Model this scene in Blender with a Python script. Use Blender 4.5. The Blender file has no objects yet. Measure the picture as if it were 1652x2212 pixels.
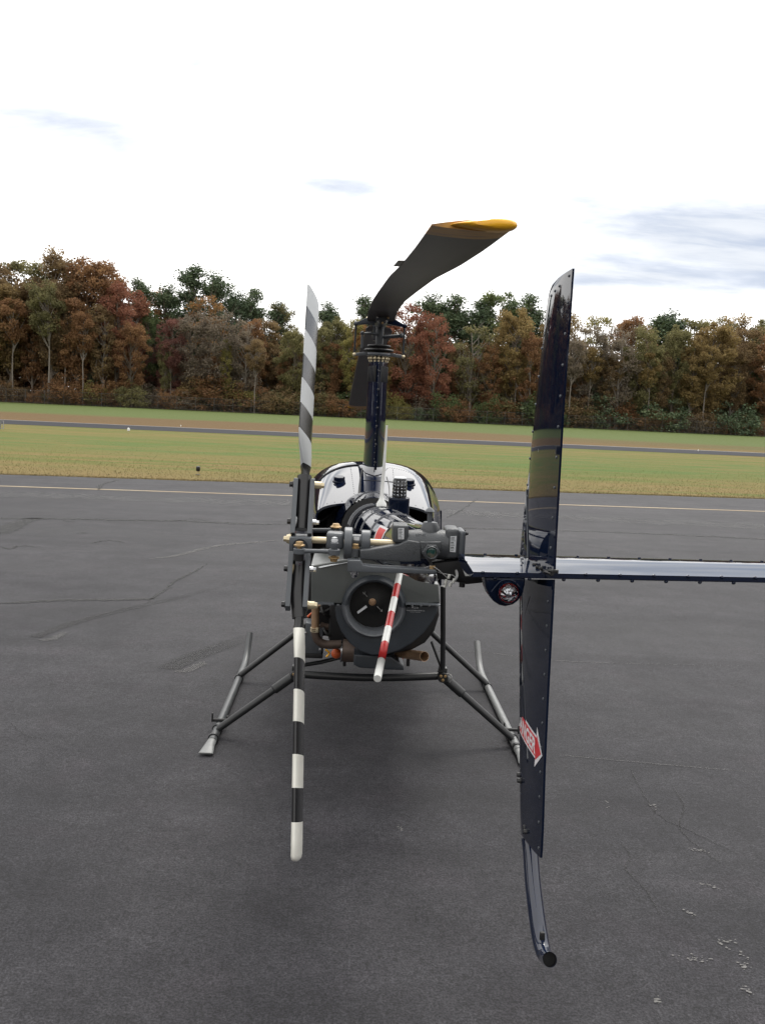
import bpy, bmesh, math, random
import numpy as np
from mathutils import Vector, Matrix, noise

R = math.radians
scene = bpy.context.scene
COL = scene.collection

# ------------------------------------------------------------------ camera
cam = bpy.data.objects.new("camera", bpy.data.cameras.new("camera"))
COL.objects.link(cam)
PSI, TH, PH = R(2.2), R(6.6), R(2.67)
r0 = Vector((math.cos(PSI), -math.sin(PSI), 0))
fw = Vector((math.sin(PSI) * math.cos(TH), math.cos(PSI) * math.cos(TH), -math.sin(TH)))
u0 = r0.cross(fw)
up = math.cos(PH) * u0 - math.sin(PH) * r0
rt = math.cos(PH) * r0 + math.sin(PH) * u0
m = Matrix((rt, up, -fw)).transposed().to_4x4()
m.translation = (-0.155, -1.60, 2.10)
cam.matrix_world = m
cam.data.sensor_fit = 'VERTICAL'
cam.data.sensor_height = 36.0
cam.data.lens = 36.0 * 1898 / 2212
cam.data.clip_start = 0.05
cam.data.clip_end = 6000
scene.camera = cam

# ------------------------------------------------------------------ light
SUN_EL, SUN_AZ = R(52), R(12)            # azimuth measured from +Y towards +X
SUN_DIR = Vector((math.sin(SUN_AZ) * math.cos(SUN_EL), math.cos(SUN_AZ) * math.cos(SUN_EL), math.sin(SUN_EL)))
sun = bpy.data.objects.new("sun", bpy.data.lights.new("sun", 'SUN'))
COL.objects.link(sun)
sun.data.energy = 1.5
sun.data.angle = R(15)
sun.data.color = (1.0, 0.96, 0.90)
sun.rotation_euler = SUN_DIR.to_track_quat('Z', 'Y').to_euler()
sun.location = (0, 0, 30)

world = bpy.data.worlds.new("World")
scene.world = world
world.use_nodes = True
nt = world.node_tree
nt.nodes.clear()


class Nodes:
    """small helper that wires shader nodes"""
    def __init__(self, tree):
        self.t = tree

    def n(self, typ, **kw):
        nd = self.t.nodes.new(typ)
        for k, v in kw.items():
            setattr(nd, k, v)
        return nd

    def put(self, sock, v):
        if hasattr(v, 'is_output') or isinstance(v, bpy.types.NodeSocket):
            self.t.links.new(v, sock)
        else:
            sock.default_value = v

    def math(self, op, a, b=0.0, c=None, clamp=False):
        nd = self.n('ShaderNodeMath', operation=op)
        nd.use_clamp = clamp
        self.put(nd.inputs[0], a)
        self.put(nd.inputs[1], b)
        if c is not None:
            self.put(nd.inputs[2], c)
        return nd.outputs[0]

    def mix(self, fac, a, b, blend='MIX'):
        nd = self.n('ShaderNodeMix', data_type='RGBA', blend_type=blend)
        self.put(nd.inputs[0], fac)
        for s, v in ((nd.inputs[6], a), (nd.inputs[7], b)):
            if isinstance(v, tuple) and len(v) == 3:
                v = (*v, 1)
            self.put(s, v)
        return nd.outputs[2]

    def noise(self, vec, scale, detail=4, rough=0.55, dist=0.0):
        nd = self.n('ShaderNodeTexNoise')
        if vec is not None:
            self.put(nd.inputs['Vector'], vec)
        nd.inputs['Scale'].default_value = scale
        nd.inputs['Detail'].default_value = detail
        nd.inputs['Roughness'].default_value = rough
        nd.inputs['Distortion'].default_value = dist
        return nd.outputs['Fac']

    def ramp(self, fac, lo, hi):
        nd = self.n('ShaderNodeMapRange', interpolation_type='SMOOTHSTEP')
        self.put(nd.inputs[0], fac)
        nd.inputs[1].default_value = lo
        nd.inputs[2].default_value = hi
        return nd.outputs[0]

    def mapping(self, vec, scale=(1, 1, 1), loc=(0, 0, 0), rot=(0, 0, 0)):
        nd = self.n('ShaderNodeMapping')
        self.put(nd.inputs[0], vec)
        nd.inputs['Scale'].default_value = scale
        nd.inputs['Location'].default_value = loc
        nd.inputs['Rotation'].default_value = rot
        return nd.outputs[0]


W = Nodes(nt)
geo = W.n('ShaderNodeTexCoord').outputs['Generated']
sky = W.n('ShaderNodeTexSky', sky_type='NISHITA', sun_disc=False)
sky.sun_elevation = SUN_EL
sky.sun_rotation = SUN_AZ
sky.air_density = 1.0
sky.dust_density = 2.0
sep = W.n('ShaderNodeSeparateXYZ')
W.put(sep.inputs[0], geo)
# cloud deck: directions projected on a high flat layer, so the patches flatten towards the horizon
zz = W.math('ADD', W.math('MAXIMUM', sep.outputs[2], 0.0), 0.16)
comb = W.n('ShaderNodeCombineXYZ')
W.put(comb.inputs[0], W.math('DIVIDE', sep.outputs[0], zz))
W.put(comb.inputs[1], W.math('DIVIDE', sep.outputs[1], zz))
deck = comb.outputs[0]
n1 = W.noise(W.mapping(deck, (0.75, 1.0, 1), (3.1, 0.6, 0)), 1.1, 6, 0.55, 0.3)
n2 = W.noise(W.mapping(deck, (1.0, 1.6, 1), (0.2, 7.7, 0)), 3.3, 5, 0.5)
grey = W.math('ADD', W.math('MULTIPLY', n1, 0.62), W.math('MULTIPLY', n2, 0.38))


def patch(az, el, wa, we):
    """a wide flat bank of grey cloud that stands at this bearing"""
    a, e = R(az), R(el)
    d = Vector((math.sin(a) * math.cos(e), math.cos(a) * math.cos(e), math.sin(e)))
    s = Vector((math.cos(a), -math.sin(a), 0))
    t = s.cross(d) * -1
    dots = []
    for v, w in ((s, wa), (t, we)):
        dp = W.n('ShaderNodeVectorMath', operation='DOT_PRODUCT')
        W.put(dp.inputs[0], geo)
        dp.inputs[1].default_value = v
        q = W.math('DIVIDE', dp.outputs['Value'], w)
        dots.append(W.math('MULTIPLY', q, q))
    r2 = W.math('ADD', dots[0], dots[1])
    front = W.n('ShaderNodeVectorMath', operation='DOT_PRODUCT')
    W.put(front.inputs[0], geo)
    front.inputs[1].default_value = d
    g = W.math('POWER', 2.718, W.math('MULTIPLY', r2, -1.0))
    return W.math('MULTIPLY', g, W.math('GREATER_THAN', front.outputs['Value'], 0.0))


bank = patch(22.0, 11.4, 0.19, 0.050)
for az_, el_, wa_, we_, k_ in ((-15.6, 15.3, .17, .036, .72), (-11.8, 10.9, .11, .026, .74), (-1.2, 13.4, .08, .020, .66), (11.5, 12.6, .11, .026, .36),
                               (-10.3, 19.4, .12, .030, .68), (14.5, 8.6, .10, .024, .45), (-20.0, 22.0, .14, .03, .5), (34.0, 9.0, .2, .05, .9),
                               (-38.0, 14.0, .22, .05, .8), (-60.0, 22.0, .3, .06, .8), (62.0, 18.0, .3, .06, .8)):
    bank = W.math('ADD', bank, W.math('MULTIPLY', patch(az_, el_, wa_, we_), k_))
# darker bands of the deck, seen where the noise thickens
mask = W.ramp(W.math('ADD', W.math('MULTIPLY', W.math("SUBTRACT", grey, 0.5), 2.0), W.math('MULTIPLY', bank, 1.0)), 0.05, 1.0)
sd = W.n('ShaderNodeVectorMath', operation='DOT_PRODUCT')
W.put(sd.inputs[0], geo)
sd.inputs[1].default_value = SUN_DIR
glow = W.math('POWER', W.math('MAXIMUM', sd.outputs['Value'], 0.0), 5.0)
bright = W.math('ADD', 14.5, W.math('MULTIPLY', glow, 17.0))
cl_white = W.mix(1.0, (1.0, 0.985, 0.965), (1, 1, 1), 'MULTIPLY')
vm = W.n('ShaderNodeVectorMath', operation='SCALE')
W.put(vm.inputs[0], cl_white)
W.put(vm.inputs['Scale'], bright)
tone = W.noise(W.mapping(deck, (1.0, 2.4, 1), (4.4, 2.1, 0)), 2.6, 6, 0.6, 0.4)
base_grey = W.mix(W.ramp(tone, 0.30, 0.70), (5.4, 6.1, 7.5), (8.6, 8.9, 9.4))
col = W.mix(mask, vm.outputs[0], base_grey)
# thin spots where the blue of the clear sky shows a little
col = W.mix(W.math('MULTIPLY', mask, 0.12), col, sky.outputs[0])
bg = W.n('ShaderNodeBackground')
W.put(bg.inputs[0], col)
bg.inputs[1].default_value = 0.1
out = W.n('ShaderNodeOutputWorld')
W.put(out.inputs[0], bg.outputs[0])

vs = scene.view_settings
vs.view_transform = 'Standard'
vs.look = 'None'
vs.exposure = 0.12
vs.gamma = 1.0
vs.use_curve_mapping = False
scene.cycles.max_bounces = 6
scene.cycles.transparent_max_bounces = 8
random.seed(7)
rng = np.random.default_rng(11)

# ------------------------------------------------------------------ materials


def material(name):
    mt = bpy.data.materials.new(name)
    mt.use_nodes = True
    return mt, Nodes(mt.node_tree), mt.node_tree.nodes['Principled BSDF']


def bump_to(N, b, height, strength, dist):
    bp = N.n('ShaderNodeBump')
    bp.inputs['Strength'].default_value = strength
    bp.inputs['Distance'].default_value = dist
    N.put(bp.inputs['Height'], height)
    N.put(b.inputs['Normal'], bp.outputs[0])


def paint(name, col, rough=0.35, metal=0.0, coat=0.0, var=0.12, scale=18, bump=0.0, ior=1.5, dirt=None):
    mt, N, b = material(name)
    oc = N.n('ShaderNodeTexCoord').outputs['Object']
    f = N.noise(oc, scale, 5, 0.6)
    lo = tuple(c * (1 - var) for c in col)
    hi = tuple(min(1, c * (1 + var)) for c in col)
    c = N.mix(f, lo, hi)
    if dirt:
        c = N.mix(N.ramp(N.noise(oc, scale * 0.45, 6, 0.7), 0.55, 0.78), c, dirt)
    N.put(b.inputs['Base Color'], c)
    g = N.noise(oc, scale * 2.3, 4, 0.6)
    N.put(b.inputs['Roughness'], N.math('ADD', rough - 0.06, N.math('MULTIPLY', g, 0.12), clamp=True))
    b.inputs['Metallic'].default_value = metal
    b.inputs['IOR'].default_value = ior
    b.inputs['Coat Weight'].default_value = coat
    b.inputs['Coat Roughness'].default_value = 0.03
    if bump:
        bump_to(N, b, N.noise(oc, scale * 4, 3, 0.5), bump, 0.002)
    return mt


def lacquer(name, col, rough=0.35, wav=0.03, wscale=6, coat_ior=1.5, flake=0.0):
    """deep gloss aircraft paint: clear coat over colour, slightly wavy sheet metal"""
    mt, N, b = material(name)
    oc = N.n('ShaderNodeTexCoord').outputs['Object']
    N.put(b.inputs['Base Color'], N.mix(N.noise(oc, 3, 4), tuple(c * .85 for c in col), tuple(c * 1.2 for c in col)))
    N.put(b.inputs['Roughness'], N.math('ADD', rough, N.math('MULTIPLY', N.noise(oc, 25, 5, .7), 0.12)))
    b.inputs['Specular IOR Level'].default_value = 0.0
    b.inputs['Coat Weight'].default_value = 1.0
    b.inputs['Coat Roughness'].default_value = 0.025
    b.inputs['Coat IOR'].default_value = coat_ior
    if flake:
        b.inputs['Metallic'].default_value = flake
    bump_to(N, b, N.noise(oc, wscale, 2, 0.4), wav, 0.02)
    return mt


M = {}
M['navy'] = lacquer("navy_lacquer", (0.0030, 0.0066, 0.0190), 0.35, 0.03, 6, 1.29)
M['navy_cowl'] = lacquer("navy_cowl_lacquer", (0.0045, 0.008, 0.022), 0.3, 0.04, 4, 2.0)
M['navy_stab'] = lacquer("navy_stabilizer_lacquer", (0.0036, 0.0085, 0.026), 0.3, 0.02, 5, 1.68)
M['grey'] = paint("grey_enamel", (0.088, 0.097, 0.108), 0.38, scale=60, bump=0.05)
M['grey_cast'] = paint("grey_cast_enamel", (0.058, 0.063, 0.069), 0.40, scale=90, bump=0.35, dirt=(0.032, 0.033, 0.034))
M['grey_dark'] = paint("dark_grey_enamel", (0.034, 0.040, 0.048), 0.42, scale=25, bump=0.06)
M['grey_sheet'] = paint("grey_sheet_paint", (0.085, 0.092, 0.090), 0.34, scale=9, var=0.2, dirt=(0.075, 0.078, 0.075))
M['white_upper'] = paint("upper_blade_white", (0.47, 0.49, 0.50), 0.35, scale=30, var=0.08)  # greyer white, used on the upper tail rotor blade only
M['navy_mast'] = lacquer("navy_mast_lacquer", (0.0034, 0.0080, 0.0270), 0.35, 0.02, 7, 1.33)
M['black'] = paint("black_enamel", (0.012, 0.012, 0.013), 0.33, scale=30)
M['gear'] = paint("charcoal_gear_paint", (0.013, 0.014, 0.0155), 0.40, scale=22, bump=0.06)
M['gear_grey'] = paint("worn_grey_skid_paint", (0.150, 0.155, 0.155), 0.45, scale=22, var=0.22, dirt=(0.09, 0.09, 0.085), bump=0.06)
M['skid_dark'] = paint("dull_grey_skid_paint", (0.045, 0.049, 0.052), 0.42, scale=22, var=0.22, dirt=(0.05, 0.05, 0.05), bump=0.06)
M['soot'] = paint("sooty_engine_black", (0.008, 0.008, 0.009), 0.6, scale=14)
M['rubber'] = paint("black_rubber", (0.012, 0.012, 0.012), 0.6, scale=20)
M['brass'] = paint("cadmium_brass", (0.40, 0.275, 0.14), 0.42, 0.6, scale=50)
M['cadmium'] = paint("pale_cadmium_steel", (0.58, 0.50, 0.34), 0.38, 0.6, scale=40)
M['steel'] = paint("bright_steel", (0.55, 0.56, 0.58), 0.25, 1.0, scale=40)
M['bolt_black'] = paint("black_bolt", (0.015, 0.015, 0.016), 0.4, scale=30)
M['white'] = paint("white_paint", (0.70, 0.71, 0.69), 0.32, scale=30, var=0.06, dirt=(0.6, 0.6, 0.55))
M['cream'] = paint("aged_white_paint", (0.76, 0.755, 0.69), 0.35, scale=30, var=0.08)
M['stripe_grey'] = paint("stripe_black", (0.010, 0.0105, 0.012), 0.25, scale=30)
M['red'] = paint("signal_red_paint", (0.42, 0.022, 0.022), 0.35, scale=30)
M['decal_white'] = paint("decal_white", (0.78, 0.76, 0.78), 0.35, scale=40, var=0.04)
M['decal_red'] = paint("decal_red", (0.62, 0.035, 0.045), 0.4, scale=40, var=0.08)
M['yellow'] = paint("yellow_tip_paint", (0.86, 0.44, 0.014), 0.32, scale=15, var=0.10, dirt=(0.72, 0.34, 0.02))
M['blade'] = paint("blade_dark_paint", (0.030, 0.027, 0.025), 0.5, scale=7, var=0.3, dirt=(0.05, 0.045, 0.04))
M['copper'] = paint("heat_tinted_exhaust", (0.42, 0.27, 0.165), 0.42, 0.5, scale=18, var=0.35, dirt=(0.12, 0.08, 0.06))
M['exhaust_dark'] = paint("burnt_exhaust", (0.105, 0.075, 0.060), 0.5, 0.4, scale=16, var=0.4)
M['orange'] = paint("orange_rubber", (0.55, 0.10, 0.025), 0.5, scale=30, var=0.2)
M['label'] = paint("paper_label", (0.62, 0.64, 0.66), 0.5, scale=80, var=0.15)
M['wire'] = paint("grey_wire", (0.30, 0.30, 0.30), 0.5, scale=60)
M['connector'] = paint("white_connector", (0.55, 0.55, 0.52), 0.45, scale=60)
M['fan'] = paint("fan_black", (0.004, 0.004, 0.004), 0.55, scale=20)
M['ring'] = paint("worn_ring_grey", (0.11, 0.118, 0.13), 0.45, scale=22, var=0.25, dirt=(0.055, 0.06, 0.068))

mt, N, b = material("clear_glass")
b.inputs['Base Color'].default_value = (0.9, 0.92, 0.95, 1)
b.inputs['Roughness'].default_value = 0.04
b.inputs['Transmission Weight'].default_value = 1.0
b.inputs['IOR'].default_value = 1.45
M['glass'] = mt
mt, N, b = material("tinted_window")
b.inputs['Base Color'].default_value = (0.02, 0.022, 0.025, 1)
b.inputs['Roughness'].default_value = 0.04
M['window'] = mt
mt, N, b = material("oil_sight_glass")
oc = N.n('ShaderNodeTexCoord').outputs['Object']
N.put(b.inputs['Base Color'], N.mix(N.ramp(N.noise(oc, 60, 3), .4, .6), (0.01, 0.05, 0.045), (0.16, 0.13, 0.10)))
b.inputs['Roughness'].default_value = 0.08
M['sight'] = mt

M['navy_fin'] = lacquer("navy_fin_lacquer", (0.0030, 0.0068, 0.0210), 0.35, 0.04, 7, 1.38)

# blade underside: dark leading-edge band is bare paint, spread with soot
mt, N, b = material("main_blade_paint")
oc = N.n('ShaderNodeTexCoord').outputs['Object']
f = N.noise(N.mapping(oc, (3, 0.6, 3)), 3.0, 6, 0.65)
N.put(b.inputs['Base Color'], N.mix(f, (0.020, 0.016, 0.013), (0.074, 0.058, 0.046)))
b.inputs['Roughness'].default_value = 0.5
M['blade'] = mt
mt, N, b = material("faded_yellow_blade_band")
oc = N.n('ShaderNodeTexCoord').outputs['Object']
f = N.ramp(N.noise(N.mapping(oc, (8, 30, 8)), 1.6, 6, 0.7), 0.45, 0.75)
N.put(b.inputs['Base Color'], N.mix(f, (0.50, 0.25, 0.045), (0.17, 0.09, 0.05)))
b.inputs['Roughness'].default_value = 0.5
M['yellow_worn'] = mt


# ------------------------------------------------------------------ mesh helpers
def V(*a):
    return Vector(a[0] if len(a) == 1 else a)


def obj(name, bm, mat, parent=None, smooth=True, angle=38, kind=None, normals=True):
    if normals:
        bmesh.ops.recalc_face_normals(bm, faces=bm.faces)
    me = bpy.data.meshes.new(name)
    bm.to_mesh(me)
    bm.free()
    for k in (mat if isinstance(mat, (list, tuple)) else [mat]):
        me.materials.append(M[k] if isinstance(k, str) else k)
    if smooth:
        me.shade_smooth()
        me.set_sharp_from_angle(angle=R(angle))
    o = bpy.data.objects.new(name, me)
    COL.objects.link(o)
    if parent is not None:
        hang(o, parent)
    if kind:
        o['kind'] = kind
    return o


def hang(o, parent):
    o.parent = parent
    if parent.type == 'EMPTY':
        o.matrix_parent_inverse = Matrix.Translation(-parent.location)


def thing(name, label, cat, loc=(0, 0, 0), group=None):
    o = bpy.data.objects.new(name, None)
    o.empty_display_size = 0.2
    COL.objects.link(o)
    o.location = loc
    tag(o, label, cat, group)
    return o


def tag(o, label, cat, group=None):
    o['label'] = label
    o['category'] = cat
    if group:
        o['group'] = group


def new():
    return bmesh.new()


def frame_for(d):
    d = d.normalized()
    a = V(0, 0, 1) if abs(d.z) < 0.9 else V(1, 0, 0)
    s = d.cross(a).normalized()
    return s, s.cross(d).normalized()


def tube(bm, pts, r, n=10, caps=True, mi=0):
    pts = [Vector(p) for p in pts]
    rs = r if isinstance(r, (list, tuple)) else [r] * len(pts)
    rings = []
    s = t = None
    for i, p in enumerate(pts):
        d = (pts[min(i + 1, len(pts) - 1)] - pts[max(i - 1, 0)]).normalized()
        if s is None:
            s, t = frame_for(d)
        else:
            s = (s - d * s.dot(d)).normalized()
            t = s.cross(d).normalized()
        rings.append([bm.verts.new(p + (s * math.cos(2 * math.pi * k / n) + t * math.sin(2 * math.pi * k / n)) * rs[i]) for k in range(n)])
    for a, b2 in zip(rings, rings[1:]):
        for k in range(n):
            f = bm.faces.new((a[k], a[(k + 1) % n], b2[(k + 1) % n], b2[k]))
            f.material_index = mi
    if caps:
        bm.faces.new(list(reversed(rings[0]))).material_index = mi
        bm.faces.new(rings[-1]).material_index = mi
    return rings


def smooth_path(pts, k=6):
    """Catmull-Rom through the points"""
    pts = [Vector(p) for p in pts]
    P = [pts[0] * 2 - pts[1]] + pts + [pts[-1] * 2 - pts[-2]]
    o = []
    for i in range(1, len(P) - 2):
        for j in range(k):
            t = j / k
            a, b2, c, d = P[i - 1], P[i], P[i + 1], P[i + 2]
            o.append(0.5 * ((2 * b2) + (c - a) * t + (2 * a - 5 * b2 + 4 * c - d) * t * t + (3 * b2 - a - 3 * c + d) * t ** 3))
    o.append(pts[-1])
    return o


def lathe(bm, prof, org, axis, n=24, closed=False, mi=0):
    """prof: list of (radius, distance along axis)"""
    org, axis = Vector(org), Vector(axis).normalized()
    s, t = frame_for(axis)
    rings = []
    for r, h in prof:
        if r < 1e-6:
            rings.append([bm.verts.new(org + axis * h)])
        else:
            rings.append([bm.verts.new(org + axis * h + (s * math.cos(2 * math.pi * k / n) + t * math.sin(2 * math.pi * k / n)) * r) for k in range(n)])
    pairs = list(zip(rings, rings[1:]))
    if closed:
        pairs.append((rings[-1], rings[0]))
    for a, b2 in pairs:
        for k in range(n):
            k2 = (k + 1) % n
            if len(a) == 1 and len(b2) == 1:
                continue
            if len(a) == 1:
                f = bm.faces.new((a[0], b2[k2], b2[k]))
            elif len(b2) == 1:
                f = bm.faces.new((a[k], a[k2], b2[0]))
            else:
                f = bm.faces.new((a[k], a[k2], b2[k2], b2[k]))
            f.material_index = mi


def cyl(bm, a, b2, ra, rb=None, n=16, bev=0.0):
    a, b2 = Vector(a), Vector(b2)
    L = (b2 - a).length
    rb = ra if rb is None else rb
    if bev:
        lathe(bm, [(0, 0), (ra - bev, 0), (ra, bev), (rb, L - bev), (rb - bev, L), (0, L)], a, b2 - a, n)
    else:
        lathe(bm, [(0, 0), (ra, 0), (rb, L), (0, L)], a, b2 - a, n)


def merge(bm, tmp):
    me = bpy.data.meshes.new("tmp")
    tmp.to_mesh(me)
    tmp.free()
    bm.from_mesh(me)
    bpy.data.meshes.remove(me)


def box(bm, c, size, rot=None, bev=0.0, seg=2):
    t = new()
    bmesh.ops.create_cube(t, size=1)
    bmesh.ops.scale(t, vec=size, verts=t.verts)
    if bev:
        bmesh.ops.bevel(t, geom=t.edges[:], offset=bev, segments=seg, profile=0.5, affect='EDGES')
    if rot is not None:
        bmesh.ops.rotate(t, matrix=rot, verts=t.verts)
    bmesh.ops.translate(t, vec=c, verts=t.verts)
    merge(bm, t)


def prism(bm, pts, vec, bev=0.0, seg=2):
    t = new()
    vec = Vector(vec)
    a = [t.verts.new(Vector(p)) for p in pts]
    b2 = [t.verts.new(Vector(p) + vec) for p in pts]
    n = len(pts)
    t.faces.new(a)
    t.faces.new(list(reversed(b2)))
    for k in range(n):
        t.faces.new((a[k], b2[k], b2[(k + 1) % n], a[(k + 1) % n]))
    bmesh.ops.recalc_face_normals(t, faces=t.faces)
    if bev:
        es = [e for e in t.edges if e.verts[0] in a and e.verts[1] in a]
        bmesh.ops.bevel(t, geom=es, offset=bev, segments=seg, profile=0.5, affect='EDGES')
    merge(bm, t)


def ball(bm, c, r, n=10, sq=1.0):
    t = new()
    bmesh.ops.create_uvsphere(t, u_segments=n, v_segments=max(4, n * 2 // 3), radius=r)
    bmesh.ops.scale(t, vec=(1, 1, sq), verts=t.verts)
    bmesh.ops.translate(t, vec=c, verts=t.verts)
    merge(bm, t)


def bolt(bm, p, axis, r, h):
    """hexagon head with a washer under it"""
    p, axis = Vector(p), Vector(axis).normalized()
    lathe(bm, [(0, 0), (r * 1.3, 0), (r * 1.3, h * 0.25), (0, h * 0.25)], p, axis, 14)
    lathe(bm, [(0, 0), (r, 0), (r, h), (r * 0.8, h * 1.15), (0, h * 1.15)], p, axis, 6)


def rivets(name, spots, r, mat, parent):
    """small domed rivet heads, too small to pick apart one by one"""
    bm = new()
    for p, nrm in spots:
        lathe(bm, [(r, -r * .2), (r * 0.8, r * 0.45), (0, r * 0.75)], p, nrm, 7)
    return obj(name, bm, mat, parent, kind='stuff')


def naca(t, k):
    """half thickness of a symmetric section at chord fraction k"""
    return 5 * t * (0.2969 * math.sqrt(k) - 0.126 * k - 0.3516 * k * k + 0.2843 * k ** 3 - 0.1015 * k ** 4)


KS = [0, .006, .02, .05, .1, .18, .28, .4, .55, .7, .85, 1.0]


def foil_section(le, te, nrm, thick, blunt=0.0):
    """closed loop round a wing section: le -> te on the +nrm side and back"""
    le, te, nrm = Vector(le), Vector(te), Vector(nrm).normalized()
    c = (te - le).length
    upper = [le.lerp(te, k) + nrm * (naca(thick, k) * c + blunt * k / 2) for k in KS]
    lower = [le.lerp(te, k) - nrm * (naca(thick, k) * c + blunt * k / 2) for k in reversed(KS[1:])]
    return upper + lower


def loft(bm, sections, caps=True, mats=None):
    rings = [[bm.verts.new(p) for p in s] for s in sections]
    n = len(rings[0])
    for i, (a, b2) in enumerate(zip(rings, rings[1:])):
        for k in range(n):
            f = bm.faces.new((a[k], a[(k + 1) % n], b2[(k + 1) % n], b2[k]))
            if mats:
                f.material_index = mats[i]
    if caps:
        bm.faces.new(rings[0]).material_index = mats[0] if mats else 0
        bm.faces.new(list(reversed(rings[-1]))).material_index = mats[-1] if mats else 0
    return rings


def text_mesh(txt, size, width=None, bold=0.0):
    cu = bpy.data.curves.new("lettering", 'FONT')
    cu.body = txt
    cu.size = size
    cu.offset = bold * size
    cu.resolution_u = 3
    o = bpy.data.objects.new("lettering", cu)
    COL.objects.link(o)
    dg = bpy.context.evaluated_depsgraph_get()
    me = bpy.data.meshes.new_from_object(o.evaluated_get(dg))
    bpy.data.objects.remove(o)
    xs = [v.co.x for v in me.vertices]
    ys = [v.co.y for v in me.vertices]
    x0, x1, y0, y1 = min(xs), max(xs), min(ys), max(ys)
    s = width / (x1 - x0) if width else 1
    for v in me.vertices:
        v.co = ((v.co.x - x0) * s, (v.co.y - y0) * (s if not width else 1), 0)
    bm = new()
    bm.from_mesh(me)
    bpy.data.meshes.remove(me)
    return bm


# ------------------------------------------------------------------ the setting
def rise(y):
    """the field climbs a little towards the wood"""
    k = min(1.0, max(0.0, (y - 92) / 58))
    return 0.62 * k * k * (3 - 2 * k)


def sheet(name, verts, faces, mat, kind='structure'):
    me = bpy.data.meshes.new(name)
    me.from_pydata(verts, [], faces)
    me.materials.append(mat)
    o = bpy.data.objects.new(name, me)
    COL.objects.link(o)
    if kind:
        o['kind'] = kind
    return o


def ground_material():
    mt, N, b = material("mown_autumn_grass")
    oc = N.n('ShaderNodeTexCoord').outputs['Object']
    s = N.n('ShaderNodeSeparateXYZ')
    N.put(s.inputs[0], oc)
    wob = N.math('MULTIPLY', N.math('SUBTRACT', N.noise(N.mapping(oc, (0.03, 0.09, 1)), 1.0, 4), 0.5), 9.0)
    v = N.math('ADD', N.math('SUBTRACT', s.outputs[1], N.math('MULTIPLY', s.outputs[0], 0.06)), wob)
    streak = N.noise(N.mapping(oc, (0.05, 0.42, 1), rot=(0, 0, R(-4))), 1.0, 5, 0.62)
    fine = N.noise(N.mapping(oc, (2.2, 5.0, 1)), 1.0, 5, 0.7)
    tuft = N.noise(N.mapping(oc, (9, 14, 1)), 1.0, 3, 0.7)
    green = N.mix(fine, (0.062, 0.092, 0.022), (0.125, 0.148, 0.036))
    straw = N.mix(fine, (0.110, 0.098, 0.030), (0.200, 0.158, 0.055))
    patchy = N.noise(N.mapping(oc, (0.22, 0.75, 1)), 1.0, 5, 0.65, 0.5)
    near = N.mix(N.ramp(N.math('ADD', N.math('MULTIPLY', streak, 0.5), N.math('MULTIPLY', patchy, 0.5)), 0.40, 0.60), green, straw)
    near = N.mix(N.math('MULTIPLY', N.ramp(N.noise(N.mapping(oc, (0.12, 0.8, 1), (3, 9, 0)), 1.0, 5, 0.7, 0.4), 0.52, 0.66), 0.55), near, (0.185, 0.128, 0.054))
    lush = N.math('MULTIPLY', N.ramp(v, 30, 36), N.math('SUBTRACT', 1.0, N.ramp(v, 44, 52)))
    near = N.mix(N.math('MULTIPLY', lush, N.ramp(patchy, 0.42, 0.6)), near, (0.070, 0.125, 0.030))
    # greener strip by the runway, straw along the taxiway edge
    edge = N.math('ADD', N.math('MULTIPLY', N.ramp(v, 21, 34), -0.75), 1.0)
    near = N.mix(N.math('MULTIPLY', N.math('MULTIPLY', edge, 0.75), N.ramp(streak, 0.3, 0.6)), near, (0.190, 0.132, 0.060))
    brown = N.mix(fine, (0.096, 0.054, 0.027), (0.150, 0.088, 0.044))
    xb = N.ramp(s.outputs[0], 5, 45)
    bandtop = N.math('SUBTRACT', 100.0, N.math('MULTIPLY', xb, 8.0))
    mid = N.math('MULTIPLY', N.ramp(v, 62, 68), N.math('SUBTRACT', 1.0, N.ramp(N.math('SUBTRACT', v, bandtop), -6.0, 6.0)))
    mid = N.math('MULTIPLY', mid, N.math('SUBTRACT', 1.0, N.math('MULTIPLY', xb, N.math('MULTIPLY', N.ramp(streak, 0.35, 0.6), 0.6))))
    far = N.mix(fine, (0.070, 0.098, 0.030), (0.110, 0.132, 0.045))
    c = N.mix(N.ramp(v, 76, 80), near, far)
    c = N.mix(N.math('MULTIPLY', mid, 0.85), c, brown)
    c = N.mix(N.math('MULTIPLY', N.ramp(tuft, 0.5, 0.85), 0.22), c, (0.06, 0.065, 0.02))
    litter = N.ramp(v, 146, 152)
    c = N.mix(litter, c, (0.06, 0.035, 0.02))
    N.put(b.inputs['Base Color'], c)
    b.inputs['Roughness'].default_value = 0.9
    b.inputs['Specular IOR Level'].default_value = 0.1
    bump_to(N, b, N.math('ADD', tuft, N.math('MULTIPLY', fine, 1.5)), 0.8, 0.06)
    return mt


xs = [-1500, -600, -250, -120, -60, -30, 0, 30, 60, 120, 250, 600, 1500]
ys = [-300, -60, 0, 20, 40, 60, 80, 92, 99, 106, 113, 120, 127, 134, 141, 150, 180, 260, 500, 1200, 3000]
sheet("ground", [(x, y, -0.02 + rise(y)) for y in ys for x in xs],
      [(j * len(xs) + i, j * len(xs) + i + 1, (j + 1) * len(xs) + i + 1, (j + 1) * len(xs) + i)
       for j in range(len(ys) - 1) for i in range(len(xs) - 1)], ground_material())


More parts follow.
